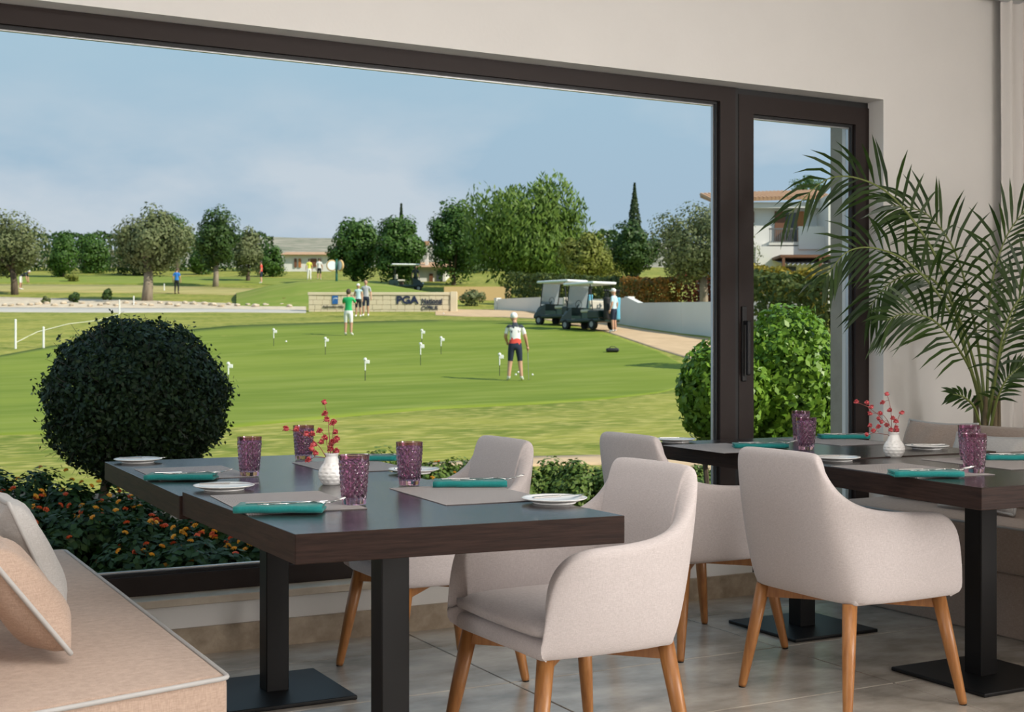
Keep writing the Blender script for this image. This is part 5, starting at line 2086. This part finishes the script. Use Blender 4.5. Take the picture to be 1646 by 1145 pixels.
    if cap:
        hm = MB()
        hm.sphere(hc + Vector((0, -.005, .035)), .112, 14, 8, 0, (.82, .97, .88))
        hm.add([hc + Vector((x, .08 + y, .030 - (.015 if y > .05 else 0))) for x, y in ((-.075, 0), (.075, 0), (.05, .085), (-.05, .085))] + [hc + Vector((x, .08 + y, .042 - (.015 if y > .05 else 0))) for x, y in ((-.075, 0), (.075, 0), (.05, .085), (-.05, .085))],
               [(0, 3, 2, 1), (4, 5, 6, 7), (0, 1, 5, 4), (1, 2, 6, 5), (2, 3, 7, 6), (3, 0, 4, 7)])
        hm.build('cap', cap, t, smooth=True)
    else:
        MB().sphere(hc + Vector((0, -.018, .022)), .108, 14, 8, 0, (.84, .95, 1.08)).build('hair', m_hair, t, smooth=True)
    t.scale = (H / 1.76,) * 3
    return t


c_white, c_navy = cloth('white cotton', (0.80, 0.79, 0.77)), cloth('navy cotton', (0.012, 0.020, 0.045))
c_green, c_red = cloth('green cotton', (0.02, 0.42, 0.13)), cloth('coral red cotton', (0.70, 0.07, 0.05))
c_slate, c_grey = cloth('slate cotton', (0.035, 0.045, 0.06)), cloth('grey marl', (0.42, 0.43, 0.45))
c_pale = cloth('pale blue cotton', (0.50, 0.68, 0.74))
c_blk, c_blue = cloth('black cotton', (0.012, 0.012, 0.015)), cloth('bright blue cotton', (0.03, 0.20, 0.62))
c_yel = cloth('yellow cotton', (0.66, 0.66, 0.10))
golfer_pose = {'wai': (0, .03, 1.08), 'che': (0, .06, 1.27), 'nkb': (0, .11, 1.43), 'nk': (-.015, .14, 1.50), 'hd': (-.03, .17, 1.565), 'shl': (-.17, .07, 1.385), 'shr': (.17, .07, 1.385),
               'ell': (-.245, .10, 1.12), 'wrl': (-.20, .26, .98), 'elr': (.26, .06, 1.10), 'wrr': (.31, .17, .86), 'knl': (-.125, .03, .48), 'anl': (-.16, -.03, .09), 'tol': (-.18, .14, .045),
               'knr': (.125, .02, .48), 'anr': (.16, -.03, .09), 'tor': (.185, .14, .045)}
person('golfer seen from behind in white navy and red striped shirt and white cap', 828, 613, 1.80, -YAW, c_white, c_navy, stripes=[c_slate, c_red], cap=c_white, pose=golfer_pose)
gp_ = G(828, 613)
rot = Matrix.Rotation(-YAW, 3, 'Z')
club = thing('putter', 'putter held by the golfer in the striped shirt', 'golf club', gp_, -YAW)
MB().tube([(.325, .20, .84), (.35, .32, .04)], [.011, .006], n=6).build('shaft', m_hub, club)
MB().tube([(.322, .185, .94), (.328, .21, .78)], .015, n=7).build('grip', m_bagk, club)
MB().rbox((.30, .30, .005), (.42, .345, .035), r=.006, seg=1).build('putter_head', m_bagk, club)
photo_pose = {'ell': (-.25, .16, 1.22), 'wrl': (-.10, .33, 1.42), 'elr': (.25, .16, 1.22), 'wrr': (.10, .33, 1.42)}
person('man in a green shirt and white shorts taking a photograph, seen from behind', 560, 540, 1.76, -YAW - R(10), c_green, c_white, pose=photo_pose)
hug_r = {'ell': (-.30, -.02, 1.22), 'wrl': (-.42, -.10, 1.30)}
person('man in a grey polo and navy shorts posing before the stone sign', 588, 509, 1.86, -YAW + R(178), c_grey, c_navy)
person('woman in a white cap and pale top posing before the stone sign', 576, 510, 1.68, -YAW + R(175), c_pale, c_blk, cap=c_white, sleeve=False, female=True)
person('person in a bright blue shirt and dark trousers beyond the large olive tree', 284, 473, 1.78, -YAW, c_blue, c_blk, trousers=True, shoe=m_bagk)
person('distant person in red in front of the small green tree', 420, 456, 1.72, -YAW + R(90), c_red, c_navy)
person('distant person in a yellow top standing on the mound', 497, 451, 1.74, -YAW + R(20), c_yel, c_white, trousers=True)
person('distant person in a white top standing on the mound', 513, 450, 1.74, -YAW, c_white, c_blk)
person('person in navy standing beside the cart behind the stone sign', 668, 466, 1.76, -YAW + R(200), c_navy, c_blk, trousers=True)
bend = {'wai': (0, .10, 1.03), 'che': (0, .30, 1.12), 'nkb': (0, .46, 1.20), 'nk': (0, .53, 1.22), 'hd': (0, .60, 1.24), 'shl': (-.165, .42, 1.18), 'shr': (.165, .42, 1.18),
        'ell': (-.20, .47, .90), 'wrl': (-.16, .52, .66), 'elr': (.20, .47, .90), 'wrr': (.16, .52, .66)}
person('distant golfer in navy bending forward beside the left olive trunk', 33, 466, 1.76, -YAW - R(90), c_navy, c_white, pose=bend, cap=c_white)
person('golfer in a light blue shirt standing at the rear of the right cart', 987, 535, 1.74, -YAW + R(60), c_pale, c_navy, cap=c_white)

# ------------------------------------------------------------------ small things on the green
m_pole_w = mat('white marker paint', (0.80, 0.80, 0.78), 0.5)
m_pole_d = mat('dark steel rod', (0.03, 0.03, 0.03), 0.5)
pins = [(440, 557, 'leftmost beyond the ball'), (523, 571, 'left of the middle'), (587, 613, 'nearest of the row, left of centre'), (678, 558, 'farthest in the middle'),
        (676, 588, 'in the middle of the green'), (709, 570, 'right of the middle'), (803, 605, 'beside the striped golfer'), (367, 620, 'just right of the clipped bush')]
for x, y, lab in pins:
    p = G(x, y)
    hgt = 30 * ground_d(y) / FPX * (1.5 if x in (587, 803, 676, 367) else 1.15) * 0.78
    t = thing('putting_marker', 'small putting green hole marker ' + lab, 'marker', p, -YAW, 'putting green hole markers')
    MB().tube([(0, 0, 0), (0, 0, hgt * .5)], .010, n=6).build('rod', m_pole_d, t)
    MB().tube([(0, 0, hgt * .5), (0, 0, hgt)], .018, n=6).build('sleeve', m_pole_w, t)
    MB().rbox((-.02, -.015, hgt * .80), (.11, .015, hgt * .97), r=.01, seg=1).build('number_tag', m_pole_w, t)
    MB().sphere((0, 0, hgt), .045, 8, 6).build('knob', m_pole_w, t)
ball_me = MB().sphere((0, 0, .0215), .0215, 10, 8).mesh('golf_ball', m_pole_w, True)
for x, y, lab in ((856, 606, 'right of the striped golfer'), (829, 606, 'between the golfer\'s feet'), (833, 602, 'just beyond the golfer\'s feet'), (460, 552, 'near the leftmost hole marker'), (713, 506, 'at the foot of the stone sign')):
    o = link('golf_ball', ball_me, None, G(x, y, 0.03))
    o.scale = (1.6,) * 3 if y < 560 else (1.3,) * 3
    tag(o, 'white golf ball ' + lab, 'golf ball', 'golf balls')
p = G(985, 567)
t = thing('carry_bag', 'small black bag lying on the right side of the green', 'bag', p, -YAW)
MB().rbox((-.22, -.12, .02), (.20, .12, .15), r=.05, seg=3).build('bag_body', m_bagk, t, smooth=True)
MB().tube([(-.12, -.02, .15), (-.06, -.02, .20), (.06, -.02, .20), (.12, -.02, .15)], .012, n=6).build('handle', m_bagk, t)
for x, y, hpx, lab in ((25, 561, 46, 'leftmost on the rough'), (70, 560, 33, 'second from the left on the rough'), (192, 505, 22, 'beside the path'), (215, 491, 14, 'in the gravel bed'), (264, 468, 11, 'by the large olive, far away')):
    p = G(x, y)
    o = MB().tube([(0, 0, 0), (0, 0, hpx * ground_d(y) / FPX)], .035, n=8).sphere((0, 0, hpx * ground_d(y) / FPX), .04, 8, 6).build('white_stake', m_pole_w, loc=p)
    tag(o, 'white boundary stake ' + lab, 'stake', 'white boundary stakes')
rp = MB().tube([G(x, y, 0.03) for x, y in ((26, 552), (60, 535), (110, 522), (160, 516), (192, 506))], .018, n=6).build('rope', mat('pale rope', (0.62, 0.62, 0.45), 0.8))
tag(rp, 'pale rope lying from the leftmost stake towards the path', 'rope')
